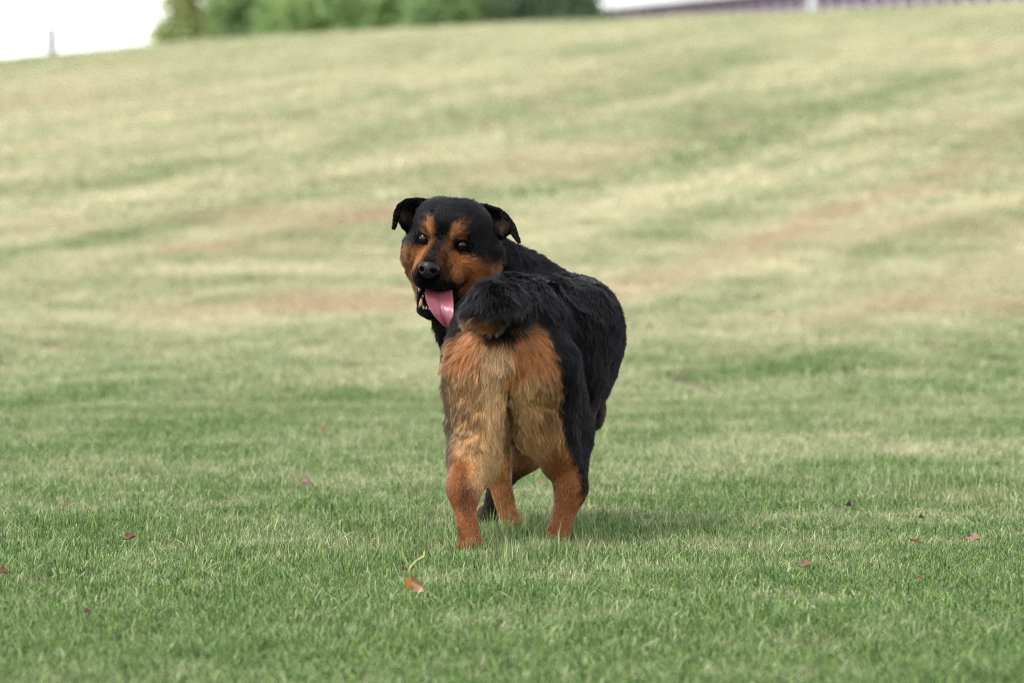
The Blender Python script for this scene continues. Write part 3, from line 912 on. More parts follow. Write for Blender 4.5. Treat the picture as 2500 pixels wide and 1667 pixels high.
# surface nets
def surface_nets(D):
    S = D < 0
    nx, ny, nz = D.shape
    acc = np.zeros((nx - 1, ny - 1, nz - 1, 3), np.float32); cnt = np.zeros((nx - 1, ny - 1, nz - 1), np.float32)
    corners = [(i, j, k) for i in (0, 1) for j in (0, 1) for k in (0, 1)]
    for a in corners:
        for ax in range(3):
            if a[ax] == 1: continue
            b = list(a); b[ax] = 1
            A = D[a[0]:nx - 1 + a[0], a[1]:ny - 1 + a[1], a[2]:nz - 1 + a[2]]
            B = D[b[0]:nx - 1 + b[0], b[1]:ny - 1 + b[1], b[2]:nz - 1 + b[2]]
            m = (A < 0) != (B < 0)
            t = np.where(m, A / np.where(m, A - B, 1), 0)
            for c in range(3):
                acc[..., c] += np.where(m, (t if c == ax else a[c]), 0)
            cnt += m
    cell = cnt > 0
    vid = np.full(cell.shape, -1, np.int64); I = np.argwhere(cell); vid[cell] = np.arange(len(I))
    V = LO + STEP * (I + acc[cell] / cnt[cell][:, None])
    faces = []
    for ax in range(3):
        u, v = (ax + 1) % 3, (ax + 2) % 3
        sa = [slice(None)] * 3; sb = [slice(None)] * 3
        sa[ax] = slice(0, -1); sb[ax] = slice(1, None)
        cross = S[tuple(sa)] != S[tuple(sb)]
        E = np.argwhere(cross)
        E = E[(E[:, u] > 0) & (E[:, v] > 0) & (E[:, u] < D.shape[u] - 1) & (E[:, v] < D.shape[v] - 1)]
        inside = S[E[:, 0], E[:, 1], E[:, 2]]
        def g(du, dv):
            q = E.copy(); q[:, u] += du; q[:, v] += dv
            return vid[q[:, 0], q[:, 1], q[:, 2]]
        Q = np.stack([g(-1, -1), g(0, -1), g(0, 0), g(-1, 0)], 1)
        Q[~inside] = Q[~inside][:, ::-1]
        faces.append(Q)
    return V, np.concatenate(faces)

BV, BF = surface_nets(D)
gi_ = np.clip(np.round((BV - LO) / STEP).astype(int), 0, DIM - 1)
BG = GID[gi_[:, 0], gi_[:, 1], gi_[:, 2]]
gr = [np.gradient(D, STEP, axis=i) for i in range(3)]
BN = np.stack([g_[gi_[:, 0], gi_[:, 1], gi_[:, 2]] for g_ in gr], 1)
BN /= np.linalg.norm(BN, axis=1, keepdims=True) + 1e-9
del gr

# ---- coat pattern -----------------------------------------------------------
def poly_sd(u, v, poly):
    """signed distance (negative inside) to a polygon"""
    P = np.array(poly, float); n = len(P)
    d = np.full(u.shape, 1e9); inside = np.zeros(u.shape, bool)
    for i in range(n):
        a, b = P[i], P[(i + 1) % n]
        e = b - a
        wx, wy = u - a[0], v - a[1]
        t = np.clip((wx * e[0] + wy * e[1]) / (e @ e), 0, 1)
        d = np.minimum(d, (wx - e[0] * t) ** 2 + (wy - e[1] * t) ** 2)
        cond = ((a[1] > v) != (b[1] > v)) & (u < (b[0] - a[0]) * (v - a[1]) / (b[1] - a[1] + 1e-12) + a[0])
        inside ^= cond
    return np.where(inside, -1, 1) * np.sqrt(d)

BLACK = np.array((0.0016, 0.0013, 0.0018)); DKBR = np.array((0.030, 0.016, 0.011))
RUST = np.array((0.25, 0.090, 0.032)); ORANGE = np.array((0.40, 0.158, 0.050)); BEIGE = np.array((0.46, 0.27, 0.115))
CREAM = np.array((0.70, 0.46, 0.235)); HTAN = np.array((0.34, 0.125, 0.039)); SHEEN_GREY = np.array((0.05, 0.046, 0.05))

def coat(P, G, Nn, jit):
    """colour, fur length, lift at points of the skin"""
    n = len(P)
    C = np.tile(BLACK, (n, 1)); tip = np.zeros(n)           # tip: dark tipping of pale hair
    L = np.full(n, 0.030); lift = np.full(n, 0.5)
    nz = 9 * vnoise(P, 38, 1) + 7 * vnoise(P, 90, 2) + 6 * jit
    u = 1250 + P[:, 0] * FPX / 9.08 + nz
    v = 397 + (CAM_H - P[:, 2]) * FPX / 9.08 + nz * 0.8
    def blend(w, col):
        nonlocal C
        w = np.clip(w, 0, 1)[:, None]; C = C * (1 - w) + col * w
    def area(poly, soft): return sstep(soft, -soft, poly_sd(u, v, poly))
    rear = (G == TRUNK) | (G == HL) | (G == HR)
    rearY = sstep(9.30, 9.20, P[:, 1]) * (G == TRUNK) + (G == HL) * sstep(9.36, 9.26, P[:, 1]) + (G == HR) * sstep(9.5, 9.4, P[:, 1])
    # breeches
    br = area([(1150, 795), (1205, 835), (1232, 838), (1262, 815), (1298, 788), (1322, 802), (1340, 850), (1356, 905), (1366, 960), (1358, 1000), (1374, 1060),
               (1390, 1120), (1404, 1170), (1420, 1230), (1420, 1400), (1040, 1400), (1080, 1190), (1080, 1100), (1050, 1000), (1050, 915), (1086, 872), (1112, 822)], 14) * rearY
    blend(br, ORANGE)
    blend(br * area([(1040, 905), (1100, 895), (1180, 900), (1240, 925), (1320, 905), (1370, 930), (1390, 1100), (1340, 1170), (1210, 1180), (1120, 1110), (1060, 1080)], 30) * 0.85, BEIGE)
    blend(br * area([(1165, 832), (1240, 838), (1252, 875), (1230, 910), (1190, 888)], 18) * 0.9, CREAM)
    blend(br * area([(1180, 900), (1215, 895), (1232, 960), (1222, 1030), (1198, 1045), (1190, 980), (1172, 940)], 16) * 0.95, CREAM)
    blend(br * area([(1262, 930), (1300, 925), (1300, 1010), (1270, 1060), (1255, 1000)], 22) * 0.6, CREAM)
    blend(br * area([(1080, 1095), (1130, 1110), (1150, 1150), (1205, 1190), (1205, 1400), (1040, 1400), (1070, 1180)], 16), RUST)
    blend(br * area([(1340, 1100), (1420, 1080), (1450, 1200), (1440, 1400), (1290, 1400), (1320, 1180)], 22), RUST)
    blend(br * area([(1128, 1140), (1142, 1150), (1146, 1215), (1136, 1245), (1122, 1235), (1126, 1190)], 9) * 0.55, DKBR * 1.5)  # shading of the hock crease painted in dark brown
    blend(br * area([(1108, 1272), (1128, 1275), (1132, 1305), (1115, 1310)], 8) * 0.55, DKBR)
    blend(br * area([(1146, 1070), (1215, 1060), (1238, 1115), (1205, 1190), (1165, 1215), (1150, 1170)], 16) * 0.9, BEIGE)
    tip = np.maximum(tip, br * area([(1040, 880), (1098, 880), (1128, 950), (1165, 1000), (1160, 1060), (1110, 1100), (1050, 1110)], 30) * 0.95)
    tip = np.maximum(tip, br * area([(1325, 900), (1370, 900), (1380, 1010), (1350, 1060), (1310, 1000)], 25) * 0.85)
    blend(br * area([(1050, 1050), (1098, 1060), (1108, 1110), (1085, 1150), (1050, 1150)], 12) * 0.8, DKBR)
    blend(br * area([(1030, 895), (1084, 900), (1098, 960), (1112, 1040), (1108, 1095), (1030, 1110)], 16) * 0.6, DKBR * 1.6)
    # lower trunk: dark brown belly
    blend((G == TRUNK) * sstep(980, 1040, v) * 0.7, DKBR)
    pass
    L = np.where(rear, 0.029 - 0.019 * sstep(1040, 1160, v) - 0.003 * sstep(1250, 1320, v), L)
    L = np.where((G == TRUNK) & (P[:, 1] > 9.3), 0.022, L)
    lift = np.where(rear, 0.38 - 0.12 * sstep(1080, 1180, v), lift)
    L = np.where((G == HR) & (br < 0.4), np.minimum(L, 0.020), L)
    # fore legs
    fo = (G == FL) | (G == FR)
    blend(fo * sstep(1020, 1080, v), BEIGE * np.array((0.85, 0.72, 0.6)))
    blend((G == FL) * sstep(1170, 1260, v) * 0.7, RUST)
    blend((G == FL) * sstep(1120, 1180, v) * sstep(1270, 1180, v) * 0.5, ORANGE)
    blend((G == FR) * sstep(1165, 1225, v), DKBR * 0.6)  # lower leg darkened: the shadow it stands in is painted into the coat
    blend((G == FR) * sstep(1400, 1440, u), DKBR * 0.5)
    L = np.where(fo, 0.020 - 0.010 * sstep(1060, 1200, v), L); lift = np.where(fo, 0.3, lift)
    # tail
    tl = G == TAIL
    tp = PT(1148, 772, 8.955)
    blend(tl * 0.16, SHEEN_GREY)  # grey mixed into the black tail hair to paint its sheen
    blend(tl * sstep(-0.25, -0.75, Nn[:, 2]) * 0.5 * sstep(1235, 1190, u), ORANGE)
    dt = np.linalg.norm((P - tp) * np.array((1, 0.6, 1)), axis=1)
    blend(tl * sstep(0.024, 0.012, dt) * sstep(764, 774, v), np.array((0.50, 0.29, 0.12)))
    L = np.where(tl, 0.026, L); lift = np.where(tl, 0.85, lift)
    # head and neck
    H = to_head(P)
    hx, hy, hz = H[:, 0], H[:, 1], H[:, 2]
    hn = 3.0 * vnoise(P, 70, 6) + 2.5 * vnoise(P, 160, 7) + 4.6 * jit
    ax = np.abs(hx) + hn; az = hz + hn
    hd = (G == HEAD) | (G == JAW) | (G == NECK)
    def harea(poly, soft): return sstep(soft, -soft, poly_sd(ax, az, poly))
    cheek = harea([(23, 2), (30, -12), (56, -22), (74, -26), (96, -40), (150, -44), (170, -60), (170, -260), (60, -260), (52, -118), (56, -100), (62, -92), (58, -80), (48, -72), (39, -50), (31, -28), (25, -10)], 7)
    cheek = cheek * np.where(G == NECK, sstep(150, 125, hy) * sstep(140, 110, np.abs(hx)) * (hx < 60), 1.0)
    blend(hd * cheek, HTAN)
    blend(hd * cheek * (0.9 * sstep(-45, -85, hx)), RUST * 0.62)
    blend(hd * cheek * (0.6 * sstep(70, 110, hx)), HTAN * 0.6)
    blend((G == HEAD) * harea([(18, 26), (19, 40), (27, 47), (36, 44), (41, 34), (38, 24), (27, 18)], 6) * (hy < 45), ORANGE)
    blend((G == HEAD) * harea([(36, 30), (44, 28), (57, 18), (50, 14), (36, 17)], 4) * (hy < 45) * 0.6, HTAN)
    blend((G == HEAD) * harea([(17, 20), (28, 18), (30, 2), (20, -6)], 5) * (hy < 40) * 0.28, HTAN)
    blend((G == HEAD) * sstep(8, 2, np.hypot((ax - 38) * 0.8, az - 24)) * 0.65, BLACK)
    blend((G == HEAD) * sstep(21, 15, np.hypot(ax - 48, (az - 0) * 1.2)) * (hy < 30), BLACK * 1.2)
    blend((G == HEAD) * harea([(12, 12), (22, 4), (24, -25), (32, -48), (40, -66), (36, -78), (22, -50), (14, -20)], 6) * 0.32, HTAN * 0.8)
    blend((G == HEAD) * harea([(-30, 10), (13, 10), (13, -40), (18, -60), (-30, -60)], 5) * 0.18, DKBR * 2)
    blend((G == HEAD) * sstep(-60, -82, hy) * sstep(-70, -80, hz + ax * 0.1) * 0.9, BLACK)
    blend((G == HEAD) * sstep(-84, -94, hz + 0.1 * hn) * sstep(72, 60, ax) * sstep(50, 30, hy), BLACK)
    blend((G == HEAD) * sstep(20, 70, hz) * 0.05, SHEEN_GREY)  # faint sheen on the crown, painted as grey hair
    blend((G == JAW) * sstep(30, 0, hy), BLACK * 1.3)
    blend((G == HEAD) * sstep(-42, -66, hy) * sstep(-38, -58, hz) * 0.65, BLACK)
    # right rear cheek stays dark under the ear
    L = np.where(G == HEAD, 0.011 + 0.020 * sstep(30, 90, hy) - 0.006 * sstep(0, -60, hy), L)
    L = np.where((G == HEAD) & (hz > 25), 0.020, L)
    L = np.where((G == HEAD) & (hz < -25) & (np.abs(hx) > 70), 0.020, L)
    L = np.where(G == JAW, 0.006 + 0.012 * sstep(0, 40, hy), L)
    L = np.where(G == NECK, 0.030 - 0.010 * sstep(1290, 1350, u), L)
    lift = np.where(G == HEAD, 0.30 + 0.2 * sstep(50, 100, hy), lift)
    lift = np.where(G == JAW, 0.2, lift)
    lift = np.where(G == NECK, 0.35, lift)
    de = np.minimum(np.linalg.norm(H - np.array((48, 0, 0)), axis=1), np.linalg.norm(H - np.array((-48, 0, 0)), axis=1))
    L = np.where(G == HEAD, L * sstep(13, 34, de), L)
    dn = np.linalg.norm((H - np.array((0, -103, -58))) * np.array((1, 1, 1.1)), axis=1)
    L = np.where(G == HEAD, np.maximum(L, 0.0055) * sstep(22, 30, dn), L)
    mouth = (np.abs(hx) < 33) & (hy < 40) & (hz < -100) & (hz > -158) & ((G == HEAD) | (G == JAW) | (G == NECK))
    L = np.where(mouth & ((G == JAW) | (Nn @ HM[:, 2] < -0.3) | (hy > -30)), 0, L)
    blend(mouth & (L == 0), np.array((0.012, 0.007, 0.008)))
    # ears
    er = G == EAR
    L = np.where(er, 0.0065, L); lift = np.where(er, 0.25, lift)
    for E in ((PT(990, 532, 9.39)), (PT(1222, 552, 9.40))):
        de2 = np.linalg.norm((P - E) * np.array((1, 0.6, 1)), axis=1)
        w = er * sstep(0.026, 0.004, de2) * sstep(0.0, -0.4, Nn[:, 1])
        blend(w * 0.5, BEIGE * 0.20)
        L = np.where(er & (w > 0.2), 0.014, L)
    return C, L, lift, tip

FLOW = [  # (point, direction): which way the coat lies
    (PT(1300, 680, 9.2), (-0.15, -1, -0.1)), (PT(1400, 660, 9.5), (-0.2, -1, -0.1)), (PT(1500, 800, 9.5), (-0.05, -0.8, -0.7)),
    (PT(1500, 930, 9.5), (-0.1, -0.6, -1)), (PT(1380, 760, 9.15), (0.25, -0.5, -1)), (PT(1420, 900, 9.2), (0.1, -0.2, -1)),
    (PT(1250, 650, 9.1), (-0.2, -1, -0.3)), (PT(1080, 800, 9.1), (-0.35, -0.3, -1)), (PT(1120, 840, 9.02), (-0.7, 0, -0.75)),
    (PT(1200, 850, 9.0), (-0.25, 0, -1)), (PT(1235, 880, 9.02), (0, 0, -1)), (PT(1300, 820, 9.02), (0.75, 0, -0.7)), (PT(1350, 880, 9.05), (0.5, 0, -0.9)),
    (PT(1200, 960, 9.0), (0.15, 0, -1)), (PT(1110, 960, 9.03), (-0.35, 0, -1)), (PT(1080, 1000, 9.1), (-0.3, 0, -1)),
    (PT(1280, 960, 9.02), (-0.15, 0, -1)), (PT(1340, 980, 9.05), (0.2, 0, -1)), (PT(1300, 1080, 9.1), (0.2, 0.1, -1)),
    (PT(1170, 1080, 9.12), (0.05, 0, -1)), (PT(1140, 1250, 9.0), (0.1, 0, -1)), (PT(1370, 1250, 9.2), (-0.15, 0, -1)), (PT(1420, 1100, 9.3), (0, -0.1, -1)),
    (PT(1230, 1200, 9.5), (0.2, -0.1, -1)), (PT(1290, 1110, 9.65), (-0.7, -0.1, -0.8)),
    (PT(1200, 700, 8.95), (-0.35, -0.4, -1)), (PT(1160, 745, 8.95), (-0.7, -0.2, -0.8)), (PT(1230, 760, 8.98), (0.1, -0.2, -1)),
    (PT(1310, 620, 9.55), (0.7, 0.1, -0.7)), (PT(1250, 600, 9.5), (0.7, 0.2, -0.6)), (PT(1180, 760, 9.5), (0.2, 0.1, -1)), (PT(1060, 780, 9.45), (0, 0.1, -1)),
]
FLP = np.array([f[0] for f in FLOW]); FLD = np.array([np.array(f[1]) / np.linalg.norm(f[1]) for f in FLOW])

def flow(P, G, Nn):
    out = np.zeros_like(P)
    for s in range(0, len(P), 40000):
        q = P[s:s + 40000]
        d2 = ((q[:, None, :] - FLP[None]) ** 2).sum(-1) + 0.0009
        w = 1 / d2 ** 2
        out[s:s + 40000] = (w @ FLD) / w.sum(1, keepdims=True)
    H = to_head(P)
    nose = np.array((0, -120, -45))
    dh = (H - nose); dh[:, 2] += np.where(np.abs(H[:, 0]) > 40, -40, 0) * sstep(20, 90, H[:, 1])
    dh[:, 0] *= 1.25
    dh /= np.linalg.norm(dh, axis=1, keepdims=True)
    ch = sstep(-10, -60, H[:, 2]) * sstep(10, 60, H[:, 1])
    dh = dh * (1 - ch[:, None]) + ch[:, None] * np.stack([0.55 * np.sign(H[:, 0]), 0.45 * np.ones(len(P)), -0.6 * np.ones(len(P))], 1)
    dh = dh @ HM.T
    hd = (G == HEAD) | (G == JAW)
    out[hd] = dh[hd]
    # ears: towards the tips
    for E, tipp, sgn in ((EARL, PT(958, 560, 9.34), -1), (EARR, PT(1268, 590, 9.37), 1)):
        m = (G == EAR) & (P[:, 0] < PT(1100, 500, 9.4)[0] if sgn < 0 else P[:, 0] > PT(1100, 500, 9.4)[0])
        m = m & (G == EAR)
        t = tipp - P[m]; out[m] = t / (np.linalg.norm(t, axis=1, keepdims=True) + 1e-6)
    out -= Nn * (out * Nn).sum(1, keepdims=True)
    return out / (np.linalg.norm(out, axis=1, keepdims=True) + 1e-6)

dog = empty('dog', (float(BV[:, 0].mean()), 9.2, 0.0))
tag(dog, 'large black and tan dog seen from behind looking back with its tongue out', 'dog')
DOGLOC = np.array(dog.location)

def col_mat(name, attr, rough=0.6, spec=0.3):
    m = new_mat(name, rough=rough, spec=spec)
    n, l = m.node_tree.nodes, m.node_tree.links
    a = n.new('ShaderNodeAttribute'); a.attribute_name = attr
    l.new(a.outputs['Color'], n['Principled BSDF'].inputs['Base Color'])
    return m
M_skin = col_mat('dog_skin', 'coat', 1.0, 0.02)
bme = fast_mesh('body', BV - DOGLOC, BF)
bme.polygons.foreach_set('use_smooth', np.ones(len(BF), bool))
BC, BL, _, _ = coat(BV, BG, BN, np.zeros(len(BV)))
ca = bme.color_attributes.new('coat', 'FLOAT_COLOR', 'POINT')
ca.data.foreach_set('color', np.concatenate([BC * 0.6, np.ones((len(BC), 1))], 1).astype(np.float32).ravel())
bme.materials.append(M_skin)
body = bpy.data.objects.new('body', bme); COL.objects.link(body); body.parent = dog

# ---- fur ---------------------------------------------------------------------
tri = np.concatenate([BF[:, (0, 1, 2)], BF[:, (0, 2, 3)]])
e1, e2 = BV[tri[:, 1]] - BV[tri[:, 0]], BV[tri[:, 2]] - BV[tri[:, 0]]
area = 0.5 * np.linalg.norm(np.cross(e1, e2), axis=1)
tg = BG[tri[:, 0]]
dens = np.where((tg == HEAD) | (tg == EAR) | (tg == JAW), 2.6, 1.0)
dens = np.where((tg == TRUNK) & (BV[tri[:, 0], 1] > 9.75), 0.5, dens)
pr = area * dens; pr /= pr.sum()
NF = 520000
ti = rng.choice(len(tri), NF, p=pr)
r1, r2 = np.sqrt(rng.random(NF)), rng.random(NF)
w0, w1, w2 = 1 - r1, r1 * (1 - r2), r1 * r2
T = tri[ti]
FP = BV[T[:, 0]] * w0[:, None] + BV[T[:, 1]] * w1[:, None] + BV[T[:, 2]] * w2[:, None]
FN = BN[T[:, 0]] * w0[:, None] + BN[T[:, 1]] * w1[:, None] + BN[T[:, 2]] * w2[:, None]
FN /= np.linalg.norm(FN, axis=1, keepdims=True) + 1e-9
FG = BG[T[:, 0]]
jit = rng.normal(0, 1, NF)
FC, FLn, FLift, FTip = coat(FP, FG, FN, jit)
ok = FLn > 0.0012
FP, FN, FG, FC, FLn, FLift, FTip = FP[ok], FN[ok], FG[ok], FC[ok], FLn[ok], FLift[ok], FTip[ok]
NF = len(FP)
FD = flow(FP, FG, FN)
bend = np.stack([vnoise(FP, 30, 20 + i) for i in range(3)], 1) * 0.38 + np.stack([vnoise(FP, 85, 30 + i) for i in range(3)], 1) * 0.30
longf = sstep(0.010, 0.035, FLn)[:, None]
bend = bend * np.where(FG == TAIL, 1.7, 1.0)[:, None]
d0 = FD + FN * FLift[:, None] * 1.3 + bend * (0.35 + 0.65 * longf) + rng.normal(0, 0.10, (NF, 3))
d0 /= np.linalg.norm(d0, axis=1, keepdims=True)
d1 = FD + FN * FLift[:, None] * 0.25 + bend * (0.5 + 0.7 * longf) + rng.normal(0, 0.14, (NF, 3))
d1[:, 2] -= 0.25 * longf[:, 0]
d1 /= np.linalg.norm(d1, axis=1, keepdims=True)
ln = FLn * rng.uniform(0.65, 1.2, NF) * (1 + 0.2 * vnoise(FP, 45, 41))
NPT = 5
PTS = np.zeros((NF, NPT, 3))
PTS[:, 0] = FP - FN * 0.001
for i in range(1, NPT):
    t = (i - 0.5) / (NPT - 1)
    d = d0 * (1 - t) + d1 * t
    d /= np.linalg.norm(d, axis=1, keepdims=True)
    PTS[:, i] = PTS[:, i - 1] + d * (ln / (NPT - 1))[:, None]
# clumps: hairs lean to a neighbouring lock
NG = 60000
gsel = rng.choice(NF, NG, replace=False)
kd = kdtree.KDTree(NG)
for i, q in enumerate(gsel): kd.insert(FP[q], i)
kd.balance()
near = np.fromiter((kd.find(p)[1] for p in FP), np.int64, NF)
gp = PTS[gsel[near]]
close = np.linalg.norm(FP - FP[gsel[near]], axis=1) < 0.02
amt = (0.40 * longf[:, 0] + 0.20) * close * (FG == FG[gsel[near]])
for i in range(1, NPT):
    t = (i / (NPT - 1)) ** 1.3
    PTS[:, i] += (gp[:, i] - PTS[:, i]) * (amt * t)[:, None]
mott = 1 + 0.20 * vnoise(FP, 26, 61) + 0.14 * vnoise(FP, 60, 62)
shade = mott * np.clip(rng.normal(1.0, 0.22, NF) * (1 + 0.18 * vnoise(FP[:, :] + 0.0, 120, 51)) * (1 + 0.55 * (hash3(near, near * 3, near * 7, 5) - 0.5)), 0.30, 2.2)
FCC = FC * shade[:, None]
isblk = FC.sum(1) < 0.06
CP = np.repeat(FCC[:, None, :], NPT, 1)
for i in range(NPT):
    t = i / (NPT - 1)
    k = FTip * sstep(0.35, 0.95, t)
    CP[:, i] = CP[:, i] * (1 - k[:, None]) + DKBR * 0.8 * k[:, None]
RAD = np.zeros((NF, NPT))
rbase = np.where((FG == HEAD) | (FG == EAR) | (FG == JAW), 0.00034, 0.00044) * rng.uniform(0.7, 1.2, NF)
for i in range(NPT): RAD[:, i] = rbase * (1 - 0.85 * (i / (NPT - 1)) ** 1.6)

M_fur = bpy.data.materials.new('dog_fur'); M_fur.use_nodes = True
n, l = M_fur.node_tree.nodes, M_fur.node_tree.links
n.remove(n['Principled BSDF'])
hb = n.new('ShaderNodeBsdfPrincipled')
a = n.new('ShaderNodeAttribute'); a.attribute_name = 'coat'
l.new(a.outputs['Color'], hb.inputs['Base Color'])
hb.inputs['Roughness'].default_value = 0.42
hb.inputs['Specular IOR Level'].default_value = 0.15
hc_ = n.new('ShaderNodeBsdfHairPrincipled'); hc_.model = 'CHIANG'; hc_.parametrization = 'COLOR'
l.new(a.outputs['Color'], hc_.inputs['Color'])
hc_.inputs['Roughness'].default_value = 0.40
hc_.inputs['Radial Roughness'].default_value = 0.6
hc_.inputs['IOR'].default_value = 1.28
mx_ = n.new('ShaderNodeMixShader'); mx_.inputs[0].default_value = 0.40
l.new(hb.outputs[0], mx_.inputs[1]); l.new(hc_.outputs[0], mx_.inputs[2])
l.new(mx_.outputs[0], n['Material Output'].inputs['Surface'])

def hair(name, sel, parent):
    hc = bpy.data.hair_curves.new(name)
    k = int(sel.sum())
    hc.add_curves([NPT] * k)
    hc.attributes['position'].data.foreach_set('vector', (PTS[sel] - DOGLOC).astype(np.float32).ravel())
    ra = hc.attributes.get('radius') or hc.attributes.new('radius', 'FLOAT', 'POINT')
    ra.data.foreach_set('value', RAD[sel].astype(np.float32).ravel())
    cc = hc.attributes.new('coat', 'FLOAT_COLOR', 'POINT')
    X = np.ones((k, NPT, 4), np.float32); X[..., :3] = CP[sel]
    cc.data.foreach_set('color', X.ravel())
    hc.materials.append(M_fur)
    o = bpy.data.objects.new(name, hc); COL.objects.link(o); o.parent = parent
    return o
hair('fur', np.ones(NF, bool), dog)

# ---- eyes, nose, tongue, teeth -------------------------------------------------
def uv_ell(name, c, r, M, mat, parent, nu=24, nv=16, shape=None):
    V, F = [], []
    for j in range(nv + 1):
        th = math.pi * j / nv
        for i in range(nu):
            ph = 2 * math.pi * i / nu
            q = np.array((math.sin(th) * math.cos(ph), -math.cos(th), math.sin(th) * math.sin(ph)))   # pole towards the front (-y)
            if shape is not None: q = shape(q)
            V.append(c + M @ (q * r) - DOGLOC)
    for j in range(nv):
        for i in range(nu):
            F.append((j * nu + i, j * nu + (i + 1) % nu, (j + 1) * nu + (i + 1) % nu, (j + 1) * nu + i))
    o = mesh_obj(name, V, F, mat, parent, True)
    return o

M_eye = new_mat('eye_brown', (0.010, 0.004, 0.002), 0.02, 0.5)
n, l = M_eye.node_tree.nodes, M_eye.node_tree.links
b = n['Principled BSDF']; b.inputs['IOR'].default_value = 1.40
M_pupil = new_mat('pupil_black', (0.002, 0.002, 0.002), 0.05, 0.6)
M_pupil.node_tree.nodes['Principled BSDF'].inputs['IOR'].default_value = 1.40
M_lid = new_mat('lid_black', (0.003, 0.0026, 0.003), 0.8, 0.05)
for s in (-1, 1):
    c0 = Hl(s * 48, 6, 0)
    eye = uv_ell('eye', c0, np.array((0.0150, 0.0148, 0.0140)), HM, M_eye, dog)
    uv_ell('pupil', c0 + HM @ np.array((0, -0.0112, 0)), np.array((0.0062, 0.0036, 0.0062)), HM, M_pupil, eye, 20, 10)
    # dark rim of the lids: an almond ring
    ring = []
    for k in range(25):
        t = 2 * math.pi * k / 24
        x = 13.8 * math.cos(t); z = 11.6 * math.sin(t) * (1 - 0.12 * math.cos(t) * s)
        ring.append(Hl(s * 48 + x, -3.6 + 0.012 * x * x + 0.004 * z * z, z) - DOGLOC)
    v, f = tube(ring, [0.0024] * 25, 7, False)
    mesh_obj('eyelid_rim', v, f, M_lid, eye, True)

M_nose = noisy_mat('nose_leather', (0.006, 0.006, 0.007), (0.012, 0.011, 0.012), 400.0, 0.36, 0.18, 2, 0.25)
def nose_shape(q):
    x, y, z = q
    z2 = z * (1.0 if z > 0 else 0.95)
    x2 = x * (1.0 - 0.22 * max(0, -z))
    y2 = y
    # nostrils
    for s in (-1, 1):
        d = math.hypot((x - s * 0.54) / 0.34, (z + 0.16) / 0.32)
        if y < 0: y2 += 0.62 * max(0, 1 - d * d)
    if y < 0 and abs(x) < 0.1 and z < -0.1: y2 += 0.10
    return np.array((x2, y2, z2))
uv_ell('nose', Hl(0, -98, -56), np.array((0.0265, 0.021, 0.0235)), HM @ rot('x', -14), M_nose, dog, 48, 32, nose_shape)

M_tongue = noisy_mat('tongue_pink', (0.195, 0.050, 0.068), (0.25, 0.078, 0.098), 220.0, 0.36, 0.4, 3, 0.15)
rows = [((1072, 682, 9.310), 27), ((1071, 703, 9.285), 35), ((1072, 724, 9.245), 36.5), ((1075, 744, 9.218), 34), ((1080, 764, 9.206), 28.5), ((1086, 782, 9.207), 19.5), ((1090, 794, 9.211), 10), ((1092, 799, 9.214), 2)]
V, F = [], []
NA = 13
for ri, ((px, py, Y), hw) in enumerate(rows):
    for side in (0, 1):
        for k in range(NA):
            w = -1 + 2 * k / (NA - 1)
            th = 0.0042 * math.sqrt(max(0, 1 - w ** 6)) * (0.35 + 0.65 * min(1, hw / 20))
            p = PT(px + w * hw * math.cos(0.25) - 0, py + w * hw * 0.12, Y)
            p = p + np.array((0, -0.014 * abs(w) ** 2.5 + 0.007 * math.exp(-(w / 0.14) ** 2), 0))
            p[1] += -th if side == 0 else th
            V.append(p - DOGLOC)
nr = len(rows); S_ = 2 * NA
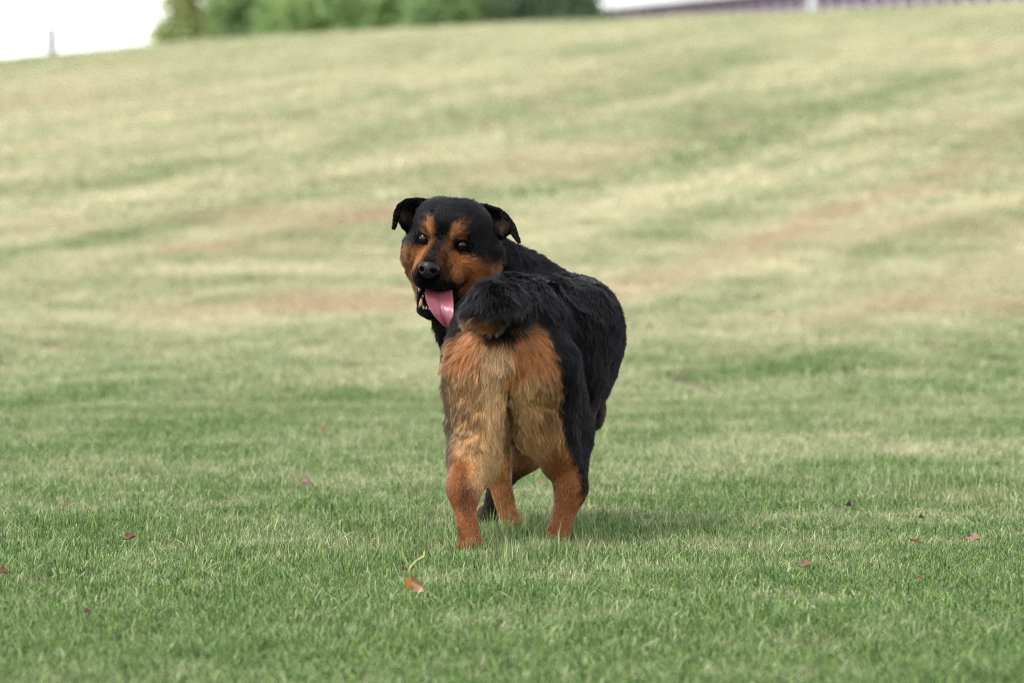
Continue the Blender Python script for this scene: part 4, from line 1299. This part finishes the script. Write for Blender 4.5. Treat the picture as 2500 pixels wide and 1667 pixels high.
for r_ in range(nr - 1):
    for k in range(NA - 1):
        a0 = r_ * S_ + k; b0 = (r_ + 1) * S_ + k
        F.append((a0, b0, b0 + 1, a0 + 1))
        a1 = a0 + NA; b1 = b0 + NA
        F.append((a1, a1 + 1, b1 + 1, b1))
    F.append((r_ * S_, r_ * S_ + NA, (r_ + 1) * S_ + NA, (r_ + 1) * S_))
    a0 = r_ * S_ + NA - 1; b0 = (r_ + 1) * S_ + NA - 1
    F.append((a0, b0, b0 + NA, a0 + NA))
tng = mesh_obj('tongue', V, F, M_tongue, dog, True)
sm = tng.modifiers.new('smooth', 'SUBSURF'); sm.levels = 1; sm.render_levels = 2

M_tooth = noisy_mat('tooth_ivory', (0.26, 0.15, 0.05), (0.38, 0.27, 0.13), 90.0, 0.3, 0.5)
M_gum = noisy_mat('gum_dark', (0.10, 0.035, 0.035), (0.03, 0.015, 0.018), 120.0, 0.3, 0.5)
def tooth(base, tipp, r):
    b, t = np.array(base), np.array(tipp)
    pth = [Hl(*(b + (t - b) * s)) - DOGLOC for s in (0, 0.35, 0.7, 0.92, 1.0)]
    v, f = tube(pth, [r * q for q in (0.9, 1.0, 0.72, 0.4, 0.12)], 10)
    mesh_obj('tooth', v, f, M_tooth, dog, True)
for s in (-1, 1):
    tooth((s * 20, -46, -160), (s * 22, -50, -138), 0.0052)                     # lower canine
    tooth((s * 27, -14, -146), (s * 27.5, -14, -135), 0.0042)
    tooth((s * 30, -2, -139), (s * 30.5, -2, -129), 0.0046)
    tooth((s * 33, 12, -131), (s * 33.5, 12, -120), 0.0050)
tooth((-27, -60, -100), (-27, -62, -121), 0.0050)                              # upper canine
for x in (-11, -4, 4, 11):
    tooth((x, -56, -162), (x, -58, -153), 0.0030)
# frilled dark lip edge of the lower jaw
for s in (-1, 1):
    pth = []
    rr = []
    for k in range(23):
        t = k / 22
        q = np.array((s * (44 - 20 * t), 34 - 84 * t, -118 - 44 * t))
        pth.append(Hl(*q) - DOGLOC); rr.append(0.0032 + 0.0016 * (k % 2))
    v, f = tube(pth, rr, 7)
    mesh_obj('lip', v, f, M_lid, dog, True)
    pth = [Hl(s * (38 - 17 * t), 30 - 82 * t, -122 - 39 * t) - DOGLOC for t in np.linspace(0, 1, 9)]
    v, f = tube(pth, [0.0055] * 9, 8)
    mesh_obj('gum', v, f, M_gum, dog, True)
